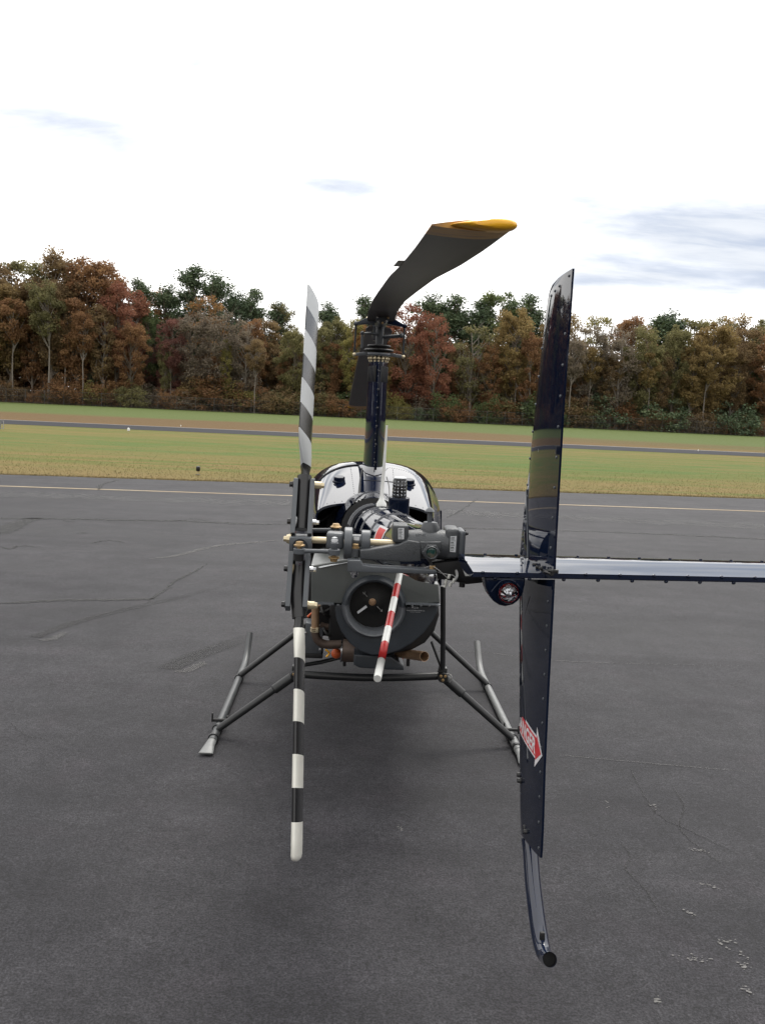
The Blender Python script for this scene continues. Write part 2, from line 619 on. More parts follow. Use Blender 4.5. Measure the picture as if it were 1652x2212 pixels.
def asphalt_material(name, dark, light, detail=True):
    mt, N, b = material(name)
    oc = N.n('ShaderNodeTexCoord').outputs['Object']
    s = N.n('ShaderNodeSeparateXYZ')
    N.put(s.inputs[0], oc)
    big = N.noise(N.mapping(oc, (0.35, 0.8, 1), rot=(0, 0, R(12))), 1.0, 5, 0.6, 0.4)
    sweep = N.noise(N.mapping(oc, (0.10, 1.1, 1), rot=(0, 0, R(-8))), 1.0, 4, 0.55, 0.6)
    c = N.mix(N.ramp(N.math('ADD', N.math('MULTIPLY', big, 0.55), N.math('MULTIPLY', sweep, 0.45)), 0.34, 0.66), dark, light)
    warm = N.noise(oc, 2.6, 3, 0.5)
    c = N.mix(N.math('MULTIPLY', N.ramp(warm, 0.5, 0.75), 0.30), c, (light[0] * 1.12, light[1] * 0.97, light[2] * 1.02))
    if detail:
        blot = N.noise(N.mapping(oc, (1, 1, 1), (2, 8, 0)), 0.55, 5, 0.62, 0.8)
        c = N.mix(1.0, c, N.mix(N.ramp(blot, 0.34, 0.66), (0.80, 0.80, 0.82), (1.17, 1.16, 1.15)), 'MULTIPLY')
        blot2 = N.noise(N.mapping(oc, (1, 1, 1), (7, 1, 0)), 3.4, 5, 0.7, 0.5)
        c = N.mix(1.0, c, N.mix(N.ramp(blot2, 0.33, 0.67), (0.85, 0.85, 0.86), (1.15, 1.15, 1.14)), 'MULTIPLY')
        spot = N.ramp(N.noise(N.mapping(oc, (1, 1, 1), (1, 4, 0)), 1.5, 3, 0.6), 0.66, 0.72)
        c = N.mix(N.math('MULTIPLY', spot, 0.35), c, (0.010, 0.010, 0.011))
        arcs = N.n('ShaderNodeTexWave', wave_type='RINGS')
        N.put(arcs.inputs['Vector'], N.mapping(oc, (1, 1, 1), (9, -3, 0)))
        arcs.inputs['Scale'].default_value = 0.55
        arcs.inputs['Distortion'].default_value = 2.5
        arcs.inputs['Detail'].default_value = 4
        arcs.inputs['Detail Scale'].default_value = 1.5
        c = N.mix(1.0, c, N.mix(arcs.outputs['Fac'], (0.94, 0.94, 0.94), (1.06, 1.06, 1.06)), 'MULTIPLY')
        grain = N.noise(oc, 105, 3, 0.75)
        grain2 = N.noise(oc, 44, 4, 0.75)
        stone = N.ramp(grain, 0.36, 0.64)
        c = N.mix(1.0, c, N.mix(stone, (0.50, 0.50, 0.50), (1.52, 1.52, 1.52)), 'MULTIPLY')
        c = N.mix(1.0, c, N.mix(N.ramp(grain2, 0.32, 0.68), (0.72, 0.72, 0.73), (1.28, 1.27, 1.26)), 'MULTIPLY')
        grain3 = N.noise(N.mapping(oc, (1, 1, 1), (5, 2, 0)), 15, 5, 0.7, 0.5)
        c = N.mix(1.0, c, N.mix(N.ramp(grain3, 0.34, 0.66), (0.86, 0.86, 0.87), (1.14, 1.13, 1.13)), 'MULTIPLY')
        pits = N.math('MULTIPLY', N.ramp(N.noise(oc, 36, 4, 0.8, 0.6), 0.53, 0.62), N.ramp(N.noise(oc, 3.0, 3), 0.32, 0.54))
        c = N.mix(N.math('MULTIPLY', pits, 0.75), c, (0.010, 0.010, 0.011))
        # wandering hairline cracks, only where the surface is tired
        vo = N.n('ShaderNodeTexVoronoi', feature='DISTANCE_TO_EDGE')
        wv = N.n('ShaderNodeVectorMath', operation='ADD')
        nz = N.n('ShaderNodeTexNoise')
        nz.inputs['Scale'].default_value = 7.0
        nz.inputs['Detail'].default_value = 5
        N.put(nz.inputs['Vector'], oc)
        sc = N.n('ShaderNodeVectorMath', operation='SCALE')
        N.put(sc.inputs[0], nz.outputs['Color'])
        sc.inputs['Scale'].default_value = 0.32
        N.put(wv.inputs[0], oc)
        N.put(wv.inputs[1], sc.outputs[0])
        N.put(vo.inputs['Vector'], wv.outputs[0])
        vo.inputs['Scale'].default_value = 1.7
        line = N.math('SUBTRACT', 1.0, N.ramp(vo.outputs['Distance'], 0.0, 0.012))
        tired = N.math('MULTIPLY', N.ramp(N.noise(oc, 0.55, 3, 0.6), 0.50, 0.60), N.ramp(N.noise(oc, 9, 4, 0.7), 0.42, 0.58))
        c = N.mix(N.math('MULTIPLY', N.math('MULTIPLY', line, tired), 0.8), c, (0.012, 0.012, 0.012))
        # pale chips of stone
        chip = N.ramp(N.noise(oc, 75, 3, 0.6), 0.725, 0.76)
        c = N.mix(N.math('MULTIPLY', chip, N.ramp(N.noise(oc, 1.3, 2), 0.50, 0.66)), c, (0.15, 0.15, 0.145))
        bump_to(N, b, N.math('ADD', N.math('MULTIPLY', grain, 1.0), N.math('MULTIPLY', grain2, 0.8)), 0.55, 0.004)
    N.put(b.inputs['Base Color'], c)
    N.put(b.inputs['Roughness'], N.math('ADD', 0.62, N.math('MULTIPLY', big, 0.2)))
    b.inputs['Specular IOR Level'].default_value = 0.20 if detail else 0.04
    return mt


def line_y(x, a, b2):
    return a[1] + (b2[1] - a[1]) * (x - a[0]) / (b2[0] - a[0])


# apron and taxiway: one sheet with a ragged grass edge
EA, EB = (-9.17, 21.32), (12.21, 24.07)
N_E = 700
top = []
for i in range(N_E + 1):
    x = -90 + 180 * i / N_E
    j = noise.noise((x * 1.7, 3.1, 0)) * 0.10 + noise.noise((x * 0.3, 1.1, 0)) * 0.12
    top.append((x, line_y(x, EA, EB) + j, 0.0))
sheet("apron", [(-90, -60, 0), (90, -60, 0)] + top[::-1], [tuple(range(len(top) + 2))],
      asphalt_material("apron_asphalt", (0.0190, 0.0189, 0.0220), (0.0300, 0.0297, 0.0338)))


def strip(name, a, b2, c, d, z, mat, x0=-160, x1=160):
    return sheet(name, [(x0, line_y(x0, a, b2), z), (x1, line_y(x1, a, b2), z), (x1, line_y(x1, c, d), z), (x0, line_y(x0, c, d), z)],
                 [(0, 1, 2, 3)], mat)


strip("runway", (-24.04, 59.14), (30.6, 62.4), (-28.2, 69.0), (35.2, 72.3), -0.008,
      asphalt_material("runway_asphalt", (0.026, 0.027, 0.031), (0.037, 0.038, 0.043), False))
mt, N, b = material("runway_edge_line_white")
oc = N.n('ShaderNodeTexCoord').outputs['Object']
N.put(b.inputs['Base Color'], N.mix(N.noise(N.mapping(oc, (0.5, 1, 1)), 1, 4), (0.06, 0.06, 0.06), (0.26, 0.25, 0.22)))
strip("runway_edge_line", (-28.2, 68.1), (35.2, 71.4), (-28.2, 68.7), (35.2, 72.0), -0.003, mt)

# yellow taxi line, worn
mt, N, b = material("worn_yellow_line")
oc = N.n('ShaderNodeTexCoord').outputs['Object']
f = N.ramp(N.noise(N.mapping(oc, (1.6, 9, 1)), 2.2, 6, 0.75), 0.40, 0.68)
f2 = N.ramp(N.noise(oc, 0.35, 2), 0.4, 0.65)
c1 = N.mix(f2, (0.24, 0.165, 0.075), (0.30, 0.23, 0.125))
N.put(b.inputs['Base Color'], N.mix(f, c1, (0.12, 0.10, 0.075)))
b.inputs['Roughness'].default_value = 0.7
YA, YB = (-8.05, 18.46), (10.37, 20.19)
pts = []
for s_ in (-1, 1):
    row = []
    for i in range(121):
        x = -60 + i
        row.append((x, line_y(x, YA, YB) + s_ * 0.085 + noise.noise((x * .9, s_, 5)) * .012, 0.004))
    pts.append(row)
sheet("taxiway_line", pts[0] + pts[1], [(i, i + 1, 122 + i, 121 + i) for i in range(120)], mt)


def ribbon(name, path, w, mat, z=0.004, jag=0.3, seed=0, seg=24, taper=True):
    """a flat mark lying on the apron along a path of ground points; u across, v along in the UV map"""
    P = smooth_path([(p[0], p[1], 0) for p in path], seg)
    me = bpy.data.meshes.new(name)
    vs, fs = [], []
    n = len(P)
    for i, p in enumerate(P):
        d = (P[min(i + 1, n - 1)] - P[max(i - 1, 0)]).normalized()
        q = V(-d.y, d.x, 0)
        ww = w if not isinstance(w, tuple) else w[0] + (w[1] - w[0]) * i / (n - 1)
        e = 1.0
        if taper:
            e = min(1, 0.15 + 6 * i / n, 0.15 + 6 * (n - 1 - i) / n)
        a = ww * .5 * e * (1 + jag * noise.noise((i * .35, seed, 0)))
        c = ww * .5 * e * (1 + jag * noise.noise((i * .35, seed + 9, 0)))
        o2 = q * (ww * jag * 1.1 * noise.noise((i * .21, seed + 20, 0)))
        for k in range(5):
            vs.append(tuple(p + o2 + q * (a + (-c - a) * k / 4) + V(0, 0, z)))
    for i in range(n - 1):
        for k in range(4):
            fs.append((i * 5 + k, i * 5 + k + 1, i * 5 + k + 6, i * 5 + k + 5))
    me.from_pydata(vs, [], fs)
    uv = me.uv_layers.new(name="along")
    for poly in me.polygons:
        for li, vi in zip(poly.loop_indices, poly.vertices):
            uv.data[li].uv = ((vi % 5) / 4, (vi // 5) / (n - 1))
    me.materials.append(mat)
    o = bpy.data.objects.new(name, me)
    COL.objects.link(o)
    o['kind'] = 'structure'
    return o


def mark_material(name, col, amount, along, across=1.0, fade_end=True, seed=0.0):
    """a stain whose own streaks and ragged edge let the asphalt show through"""
    mt, N, b = material(name)
    uv = N.n('ShaderNodeUVMap').outputs[0]
    s = N.n('ShaderNodeSeparateXYZ')
    N.put(s.inputs[0], uv)
    u = s.outputs[0]
    edge = N.ramp(N.math('SUBTRACT', 0.5, N.math('ABSOLUTE', N.math('SUBTRACT', u, 0.5))), 0.0, 0.22)
    st = N.noise(N.mapping(uv, (across, along, 1), (seed, seed, 0)), 1.0, 6, 0.75)
    a = N.math('MULTIPLY', edge, N.ramp(st, 0.30, 0.62))
    if fade_end:
        a = N.math('MULTIPLY', a, N.math('SUBTRACT', 1.0, N.ramp(s.outputs[1], 0.35, 1.0)))
    N.put(b.inputs['Base Color'], (*col, 1))
    b.inputs['Roughness'].default_value = 0.75
    N.put(b.inputs['Alpha'], N.math('MULTIPLY', a, amount))
    return mt


seal = mark_material("crack_sealant", (0.006, 0.006, 0.0065), 1.0, 60, 3.0, False)
hair = mark_material("open_crack", (0.005, 0.005, 0.005), 1.0, 45, 2.0, False, 4.0)
faint = mark_material("hairline_crack", (0.008, 0.008, 0.008), 0.6, 70, 2.0, False, 5.0)
skid_mark = mark_material("tyre_rubber", (0.010, 0.010, 0.011), 0.62, 3.0, 16.0, True, 1.0)
dust = mark_material("pale_dust", (0.085, 0.083, 0.081), 0.55, 16, 7.0, False, 2.0)
dust2 = mark_material("scuffed_white", (0.30, 0.29, 0.27), 0.8, 22, 9.0, False, 3.0)

ribbon("crack_seal", [(-6.3098, 13.2577, 0.0000)[:2], (-5.9958, 13.2383, 0.0000)[:2], (-4.8859, 13.5415, 0.0000)[:2], (-3.9903, 13.6654, 0.0000)[:2], (-3.0896, 13.8627, 0.0000)[:2], (-2.1296, 13.8256, 0.0000)[:2], (-1.1831, 13.9799, 0.0000)[:2]], 0.22, seal, seed=1, seg=40)
ribbon("crack_seal", [(-0.6755, 14.1592, 0.0000)[:2], (1.6194, 14.4320, 0.0000)[:2], (3.7515, 14.7001, 0.0000)[:2], (5.5522, 14.7927, 0.0000)[:2], (7.7663, 14.6903, 0.0000)[:2], (8.3713, 14.6790, 0.0000)[:2]], 0.17, seal, seed=3, seg=40)
ribbon("crack_seal", [(-5.4184, 11.4992, 0.0000)[:2], (-5.4367, 12.0268, 0.0000)[:2], (-5.5015, 12.7191, 0.0000)[:2], (-5.4710, 13.3695, 0.0000)[:2], (-5.3539, 13.5596, 0.0000)[:2]], (0.55, 0.2), seal, seed=5)
ribbon("crack_seal", [(-3.6967, 7.1175, 0.0000)[:2], (-3.3439, 7.2789, 0.0000)[:2], (-3.0420, 7.4179, 0.0000)[:2], (-2.6189, 7.5017, 0.0000)[:2], (-2.3021, 7.5935, 0.0000)[:2], (-2.1429, 7.6488, 0.0000)[:2]], (0.13, 0.10), seal, seed=6, jag=0.25)
ribbon("crack_seal", [(-5.8453, 18.4927, 0.0000)[:2], (-6.1224, 19.6960, 0.0000)[:2], (-6.1463, 20.7501, 0.0000)[:2], (-6.0761, 21.7220, 0.0000)[:2]], 0.14, hair, seed=8)
ribbon("open_crack", [(-2.2097, 7.4002, 0.0000)[:2], (-2.1952, 7.7119, 0.0000)[:2], (-2.1606, 8.0493, 0.0000)[:2], (-2.1542, 8.5658, 0.0000)[:2], (-2.1040, 8.8547, 0.0000)[:2], (-2.0287, 9.2875, 0.0000)[:2], (-1.9804, 9.8174, 0.0000)[:2]], 0.05, hair, seed=9, jag=0.9)
for i, pth in enumerate((((0, 410), (60, 425), (110, 408), (230, 415)), ((500, 395), (560, 382), (620, 378), (690, 390)),
                         ((350, 268), (380, 274), (410, 270)), ((430, 340), (455, 335), (480, 338)), ((940, 262), (1000, 268), (1070, 258), (1150, 274)))):
    zf = [((k[0] / 2.2027) / 1.1574, (1180 + k[1] / 2.2027) / 1.1574) for k in pth]
    P4 = []
    for px, py in zf:
        d = fw + rt * ((px - 826) / 1898) - up * ((py - 1106) / 1898)
        t = -2.10 / d.z
        P4.append((-0.155 + d.x * t, -1.60 + d.y * t))
    ribbon("open_crack", P4, 0.06, hair, seed=20 + i, jag=0.9)
for i, (pts_, w_) in enumerate(((((1335, 1815), (1360, 1850), (1352, 1880), (1395, 1925), (1430, 1990)), .018), (((1450, 1700), (1475, 1740), (1468, 1790), (1520, 1840), (1560, 1870)), .018),
                                (((960, 1120), (1000, 1100), (1030, 1076)), .10), (((1230, 1170), (1320, 1190), (1400, 1192)), .03), (((1500, 1120), (1560, 1128), (1630, 1122)), .05),
                                (((1360, 1660), (1380, 1700), (1420, 1760), (1500, 1800), (1600, 1850)), .016), (((20, 1560), (60, 1590), (120, 1600)), .014))):
    P4 = []
    for px, py in pts_:
        d = fw + rt * ((px - 826) / 1898) - up * ((py - 1106) / 1898)
        t = -2.10 / d.z
        P4.append((-0.155 + d.x * t, -1.60 + d.y * t))
    ribbon("open_crack", P4, w_ * .7, faint, seed=60 + i, jag=1.0)
# tyre scuffs turning in from the taxiway
ribbon("tyre_mark", [(-2.8282, 5.9517, 0.0000)[:2], (-2.7817, 6.1590, 0.0000)[:2], (-2.6729, 6.4764, 0.0000)[:2], (-2.5049, 6.8289, 0.0000)[:2], (-2.2295, 7.2870, 0.0000)[:2], (-1.9154, 7.7625, 0.0000)[:2], (-1.5298, 8.4752, 0.0000)[:2], (-0.9464, 9.3342, 0.0000)[:2]], 0.15, skid_mark, jag=0.1, taper=False)
ribbon("tyre_mark", [(-1.5148, 5.1660, 0.0000)[:2], (-1.4583, 5.3879, 0.0000)[:2], (-1.3509, 5.6142, 0.0000)[:2], (-1.1834, 5.9215, 0.0000)[:2], (-0.9686, 6.2606, 0.0000)[:2], (-0.6675, 6.6769, 0.0000)[:2]], 0.24, skid_mark, jag=0.1, taper=False)
ribbon("dust_mark", [(-2.7623, 5.8525, 0.0000)[:2], (-2.6603, 5.9389, 0.0000)[:2], (-2.6441, 6.1792, 0.0000)[:2]], 0.10, dust, seed=12)
ribbon("dust_mark", [(-1.4574, 5.0914, 0.0000)[:2], (-1.3483, 5.1860, 0.0000)[:2], (-1.2719, 5.4112, 0.0000)[:2]], 0.11, dust, seed=13)
ribbon("dust_mark", [(-2.7722, 9.9806, 0.0000)[:2], (-2.4620, 10.3463, 0.0000)[:2], (-2.0615, 11.2843, 0.0000)[:2], (-1.1664, 12.1276, 0.0000)[:2]], 0.14, dust, seed=14)
ribbon("dust_mark", [(-0.5526, 5.7425, 0.0000)[:2], (0.9112, 5.9926, 0.0000)[:2], (1.8597, 5.7939, 0.0000)[:2], (3.6223, 5.8698, 0.0000)[:2]], 0.016, dust, seed=15)
ribbon("dust_mark", [(1.1781, 3.6727, 0.0000)[:2], (1.6266, 3.5983, 0.0000)[:2], (2.4768, 3.4731, 0.0000)[:2]], 0.012, dust, seed=16)
ribbon("dust_mark", [(-7.6588, 16.8993, 0.0000)[:2], (-5.9636, 16.9823, 0.0000)[:2], (-4.1008, 17.1251, 0.0000)[:2], (-1.4292, 17.4667, 0.0000)[:2]], 1.3, mark_material("faded_grey_lane", (0.070, 0.070, 0.072), 0.45, 22, 3.0, False, 6.0), seed=17, taper=False)
ribbon("dust_mark", [(1.8968, 17.1119, 0.0000)[:2], (5.2539, 16.8811, 0.0000)[:2], (9.2443, 16.7858, 0.0000)[:2]], 1.3, bpy.data.materials["faded_grey_lane"], seed=18, taper=False)
flecks = new()
for i, (x, y, L, w_) in enumerate(((1510, 1838, 40, .03), (1522, 1912, 40, .035), (1487, 1973, 28, .025), (1500, 2072, 75, .05), (1560, 2040, 24, .03),
                                   (1575, 2032, 30, .03), (1600, 2062, 28, .03), (1610, 2090, 34, .05), (1608, 2142, 34, .05), (1410, 1742, 18, .02),
                                   (1310, 1740, 12, .03), (865, 1790, 14, .015), (1420, 2160, 12, .02))):
    for k in range(int(4 + L * .36)):
        t = random.gauss(0, .28)
        qx, qy = x + t * L, y + t * 9 + random.gauss(0, 1) * (3 + w_ * 70) * (.4 if i in (0, 1, 2) else .8)
        d = fw + rt * ((qx - 826) / 1898) - up * ((qy - 1106) / 1898)
        tt = -2.10 / d.z
        cx, cy = -0.155 + d.x * tt, -1.60 + d.y * tt
        r_ = abs(random.gauss(.0014, .0016)) + .001
        a0 = random.uniform(0, 6.28)
        flecks.faces.new([flecks.verts.new((cx + r_ * random.uniform(.5, 1.6) * math.cos(a0 + j * 1.05) * 1.5, cy + r_ * random.uniform(.5, 1.4) * math.sin(a0 + j * 1.05), .003 + .00001 * k)) for j in range(6)])
M['fleck'] = paint("pale_scraped_stone", (0.105, 0.102, 0.098), 0.7, scale=90, var=0.3)
obj("scuff_fleck", flecks, 'fleck', None, smooth=False, kind='stuff')

# ragged dry grass standing at the taxiway edge and over the first metres of the field
nb = 46000
gx = rng.uniform(-16, 19, nb)
gd = rng.exponential(5.0, nb)
gd[: nb // 3] = rng.exponential(0.12, nb // 3)
gy = EA[1] + (EB[1] - EA[1]) * (gx - EA[0]) / (EB[0] - EA[0]) + gd + 0.02
gh = rng.uniform(0.02, 0.045, nb) * (1 + 0.5 * (gd < 0.25))
ga = rng.uniform(0, 2 * math.pi, nb)
lean = rng.normal(0, 0.02, (nb, 2))
bw = rng.uniform(0.004, 0.009, nb)
vv = np.zeros((nb, 3, 3))
vv[:, 0, 0] = gx - np.cos(ga) * bw
vv[:, 0, 1] = gy - np.sin(ga) * bw
vv[:, 1, 0] = gx + np.cos(ga) * bw
vv[:, 1, 1] = gy + np.sin(ga) * bw
vv[:, 2, 0] = gx + lean[:, 0]
vv[:, 2, 1] = gy + lean[:, 1]
vv[:, :2, 2] = -0.02
vv[:, 2, 2] = gh - 0.02


def tri_object(name, arr, mat, tone=None, k=3):
    n = arr.shape[0]
    me = bpy.data.meshes.new(name)
    me.vertices.add(n * k)
    me.vertices.foreach_set('co', arr.reshape(-1).astype(np.float32))
    me.loops.add(n * k)
    me.loops.foreach_set('vertex_index', np.arange(n * k, dtype=np.int32))
    me.polygons.add(n)
    me.polygons.foreach_set('loop_start', np.arange(0, n * k, k, dtype=np.int32))
    me.polygons.foreach_set('loop_total', np.full(n, k, dtype=np.int32))
    me.update(calc_edges=True)
    if tone is not None:
        at = me.attributes.new('tone', 'FLOAT', 'FACE')
        at.data.foreach_set('value', tone.astype(np.float32))
    me.materials.append(mat)
    return me


mt, N, b = material("dry_grass_blades")
at = N.n('ShaderNodeAttribute', attribute_name='tone')
N.put(b.inputs['Base Color'], N.mix(at.outputs['Fac'], (0.20, 0.140, 0.062), (0.115, 0.128, 0.040)))
b.inputs['Roughness'].default_value = 0.8
me = tri_object("grass", vv, mt, np.clip(rng.normal(0.25 + 0.12 * np.minimum(gd, 4), 0.25, nb), 0, 1))
o = bpy.data.objects.new("grass", me)
COL.objects.link(o)
o['kind'] = 'stuff'


# ------------------------------------------------------------------ the helicopter
heli = thing("helicopter", "small navy blue helicopter with striped tail rotor parked on skids", "helicopter", (0, 4.37, 0))


def superarch(y, w, zt, zb, n, zs, k=22):
    """half-round section from the left sill over the top to the right sill"""
    o = [V(-w, y, zs)]
    for i in range(k + 1):
        a = math.pi * i / k
        cx, sz = math.cos(a), math.sin(a)
        x = -w * math.copysign(abs(cx) ** (2 / n), cx)
        o.append(V(x, y, zb + (zt - zb) * abs(sz) ** (2 / n)))
    o.append(V(w, y, zs))
    return o


# --- cabin, seen only along its sides from here
bm = new()
secs = []
for y, w, zt, zb, n, zs, zf in ((4.62, .46, 1.715, 1.25, 2.9, .75, .55), (4.8, .525, 1.705, 1.18, 2.9, .66, .46), (5.1, .56, 1.69, 1.1, 2.8, .62, .42),
                                (5.5, .56, 1.66, 1.05, 2.6, .62, .42), (5.85, .53, 1.54, 1.0, 2.4, .64, .45), (6.15, .44, 1.28, .88, 2.2, .66, .5),
                                (6.35, .28, 1.0, .78, 2.0, .70, .58), (6.42, .10, .82, .74, 2.0, .72, .68)):
    s = superarch(y, w, zt, zb, n, zs)
    s = [V(-w * .55, y, zf)] + s + [V(w * .55, y, zf)]
    secs.append(s)
loft(bm, secs)
cabin = obj("cabin", bm, 'navy', heli, angle=60)
for sx in (-1, 1):
    bm = new()
    prism(bm, [(sx * .564, 5.0, .78), (sx * .566, 5.62, .78), (sx * .556, 5.72, 1.02), (sx * .54, 5.6, 1.30), (sx * .54, 5.05, 1.36)], (sx * .012, 0, 0), .004)
    dr = obj("door", bm, 'navy', cabin)
bm = new()
loft(bm, [[p + V(0, .012, .006) for p in s[9:19]] + [p + V(0, -.03, -.02) for p in reversed(s[9:19])] for s in secs[4:7]])
obj("windshield", bm, 'window', cabin)
bm = new()
box(bm, (0, 4.60, 1.02), (.86, .03, .86), bev=.02)
box(bm, (0, 4.36, .62), (.72, .50, .05))
obj("firewall", bm, 'soot', heli)

# --- upper aft cowling
bm = new()
CS = [(3.60, .352, 1.548, 1.452, 2.7, 1.452), (3.66, .362, 1.568, 1.445, 2.7, 1.43), (3.85, .382, 1.616, 1.43, 2.7, 1.40), (4.08, .402, 1.668, 1.41, 2.7, 1.34),
      (4.30, .420, 1.710, 1.39, 2.75, 1.24), (4.48, .436, 1.732, 1.36, 2.8, 1.12), (4.60, .455, 1.738, 1.33, 2.8, 1.0), (4.70, .485, 1.732, 1.30, 2.8, .9)]


def cowl_z(x, y):
    """height of the cowling skin"""
    for a, c in zip(CS, CS[1:]):
        if a[0] <= y <= c[0]:
            t = (y - a[0]) / (c[0] - a[0])
            w, zt, zb, n = [a[i] + (c[i] - a[i]) * t for i in (1, 2, 3, 4)]
            k = max(0, 1 - (abs(x) / w) ** n) ** (1 / n)
            return zb + (zt - zb) * k
    return 1.5


outer = [superarch(*c, k=30) for c in CS]
rows = [[bm.verts.new(p) for p in s] for s in outer]
inner = [[bm.verts.new(V(p.x * .975, p.y + .004, p.z - .012)) for p in s] for s in outer]
for grid in (rows, inner):
    for a, c in zip(grid, grid[1:]):
        for k in range(len(a) - 1):
            bm.faces.new((a[k], a[k + 1], c[k + 1], c[k]))
for k in range(len(rows[0]) - 1):
    bm.faces.new((rows[0][k], rows[0][k + 1], inner[0][k + 1], inner[0][k]))
for a, c, d, e in ((rows[i][0], rows[i + 1][0], inner[i + 1][0], inner[i][0]) for i in range(len(rows) - 1)):
    bm.faces.new((a, c, d, e))
for a, c, d, e in ((rows[i][-1], rows[i + 1][-1], inner[i + 1][-1], inner[i][-1]) for i in range(len(rows) - 1)):
    bm.faces.new((a, c, d, e))
cowl = obj("engine_cowling", bm, 'navy_cowl', heli, angle=50)


def on_cowl(pts, lift=.002):
    return [V(x, y, cowl_z(x, y) + lift) for x, y in pts]


# panel gaps and seams
for i, path in enumerate(([(-.41 + .04 * k, 4.40 - .0022 * (9 - k) ** 2 * .5) for k in range(10)],
                          [(-.100, 3.62), (-.096, 3.8), (-.09, 4.0), (-.083, 4.2), (-.075, 4.38)],
                          [(.085, 3.62), (.09, 3.9), (.08, 4.1)], [(.19, 3.61), (.17, 3.9)],
                          [(-.08, 4.0), (0, 4.0), (.08, 4.0), (.14, 4.0)])):
    bm = new()
    q = smooth_path(on_cowl(path, .0), 5)
    q = [V(p.x, p.y, cowl_z(p.x, p.y) + .001) for p in q]
    tube(bm, q, [.008, .007, .003, .003, .002][i], 6)
    obj("panel_gap", bm, 'soot', cowl)
# dark centre doubler beside the mast fairing
bm = new()
xs_ = [-.085, -.075, -.065]
ysl = [3.63, 3.75, 3.87, 3.99, 4.1, 4.2, 4.3, 4.37]
g2 = [[bm.verts.new((x + .012 * math.sin((y - 3.6) * 9), y, cowl_z(x, y) + .004)) for x in xs_] for y in ysl]
for a, c in zip(g2, g2[1:]):
    for k in range(len(xs_) - 1):
        bm.faces.new((a[k], a[k + 1], c[k + 1], c[k]))
obj("seam_strip", bm, 'navy', cowl)
sp = []
for k in range(22):
    x = .06 + .34 * k / 21
    y = 4.36 - .5 * max(0, x - .2) ** 1.5
    sp.append(((x, y, cowl_z(x, y)), (0, -.2, 1)))
for k in range(16):
    y = 3.66 + .66 * k / 15
    for x in (.115 + .02 * (y - 3.6), -.12 - .05 * (y - 3.6)):
        sp.append(((x, y, cowl_z(x, y)), (0, -.2, 1)))
for k in range(16):
    y = 3.63
    x = -.33 + .66 * k / 15
    sp.append(((x, y, cowl_z(x, y)), (0, -.2, 1)))
rivets("cowling_rivet", sp, .0032, 'soot', cowl)
for q in ((-0.2249, 4.0200, 1.6181), (0.2211, 4.0200, 1.6274)):
    x, y = q[0], q[1]
    z = cowl_z(x, y)
    bm = new()
    lathe(bm, [(0, 0), (.043, 0), (.043, .010), (.036, .014), (.036, .034), (.031, .038), (0, .038)], (x, y, z - .004), (0, -.2, 1), 22)
    cap = obj("fuel_cap", bm, 'navy', cowl)

# --- mast fairing: a streamlined column with a riveted trailing seam
bm = new()
secs = []
for z, c, hw, yo in ((1.66, .40, .076, 0), (1.72, .39, .073, 0), (1.85, .385, .070, 0), (2.1, .382, .067, 0), (2.36, .380, .0655, 0), (2.412, .379, .065, 0)):
    sec = []
    for k in range(24):
        a = 2 * math.pi * k / 24
        ca, sa = math.cos(a), math.sin(a)
        yy = 4.40 - c * .56 * ca if ca > 0 else 4.40 - c * .44 * ca
        ww = hw * (abs(sa) ** 1.0) * (1.0 if ca < 0 else (1 - .42 * ca ** 2))
        sec.append(V(ww * math.copysign(1, sa) if abs(sa) > 1e-6 else 0, yy, z))
    secs.append(sec)
loft(bm, secs)
fair = obj("mast_fairing", bm, 'navy_mast', heli, angle=50)
bm = new()
box(bm, (0, 4.155, 2.035), (.006, .055, .75), bev=.001)
box(bm, (.009, 4.17, 2.035), (.012, .03, .75), bev=.002)
seam = obj("seam_flange", bm, 'navy', fair)
rivets("rivet", [((-.003, 4.14, 1.70 + .7 * k / 17), (-1, -.2, 0)) for k in range(18)], .005, 'grey', fair)
for k in range(6):
    bm = new()
    ball(bm, (.0, 4.125, 1.76 + .118 * k), .0065, 8)
    obj("rivet", bm, 'bolt_black', seam)
for sx in (-1, 1):
    for k in range(6):
        bm = new()
        a = .95 - k * .14
        x = sx * .072 * math.sin(a)
        box(bm, (sx * (.020 + .0085 * k), 4.195 + .026 * k, 2.335), (.004, .010, .105), Matrix.Rotation(sx * -.6, 3, 'Z'), bev=.001)
        obj("louvre", bm, 'soot', fair)
bm = new()
loft(bm, [[V(sx * w, y, cowl_z(sx * w, y) + .004 + .03 * t) for sx, w, y in ((-1, .10, 4.35), (-1, .055, 4.16), (0, .0, 4.10), (1, .055, 4.16), (1, .10, 4.35), (1, .09, 4.42), (-1, .09, 4.42))] if t == 0 else
          [V(sx * w, y, 1.725) for sx, w, y in ((-1, .078, 4.36), (-1, .045, 4.2), (0, .0, 4.165), (1, .045, 4.2), (1, .078, 4.36), (1, .07, 4.42), (-1, .07, 4.42))] for t in (0, 1)])
obj("fairing_base", bm, 'navy_cowl', fair)

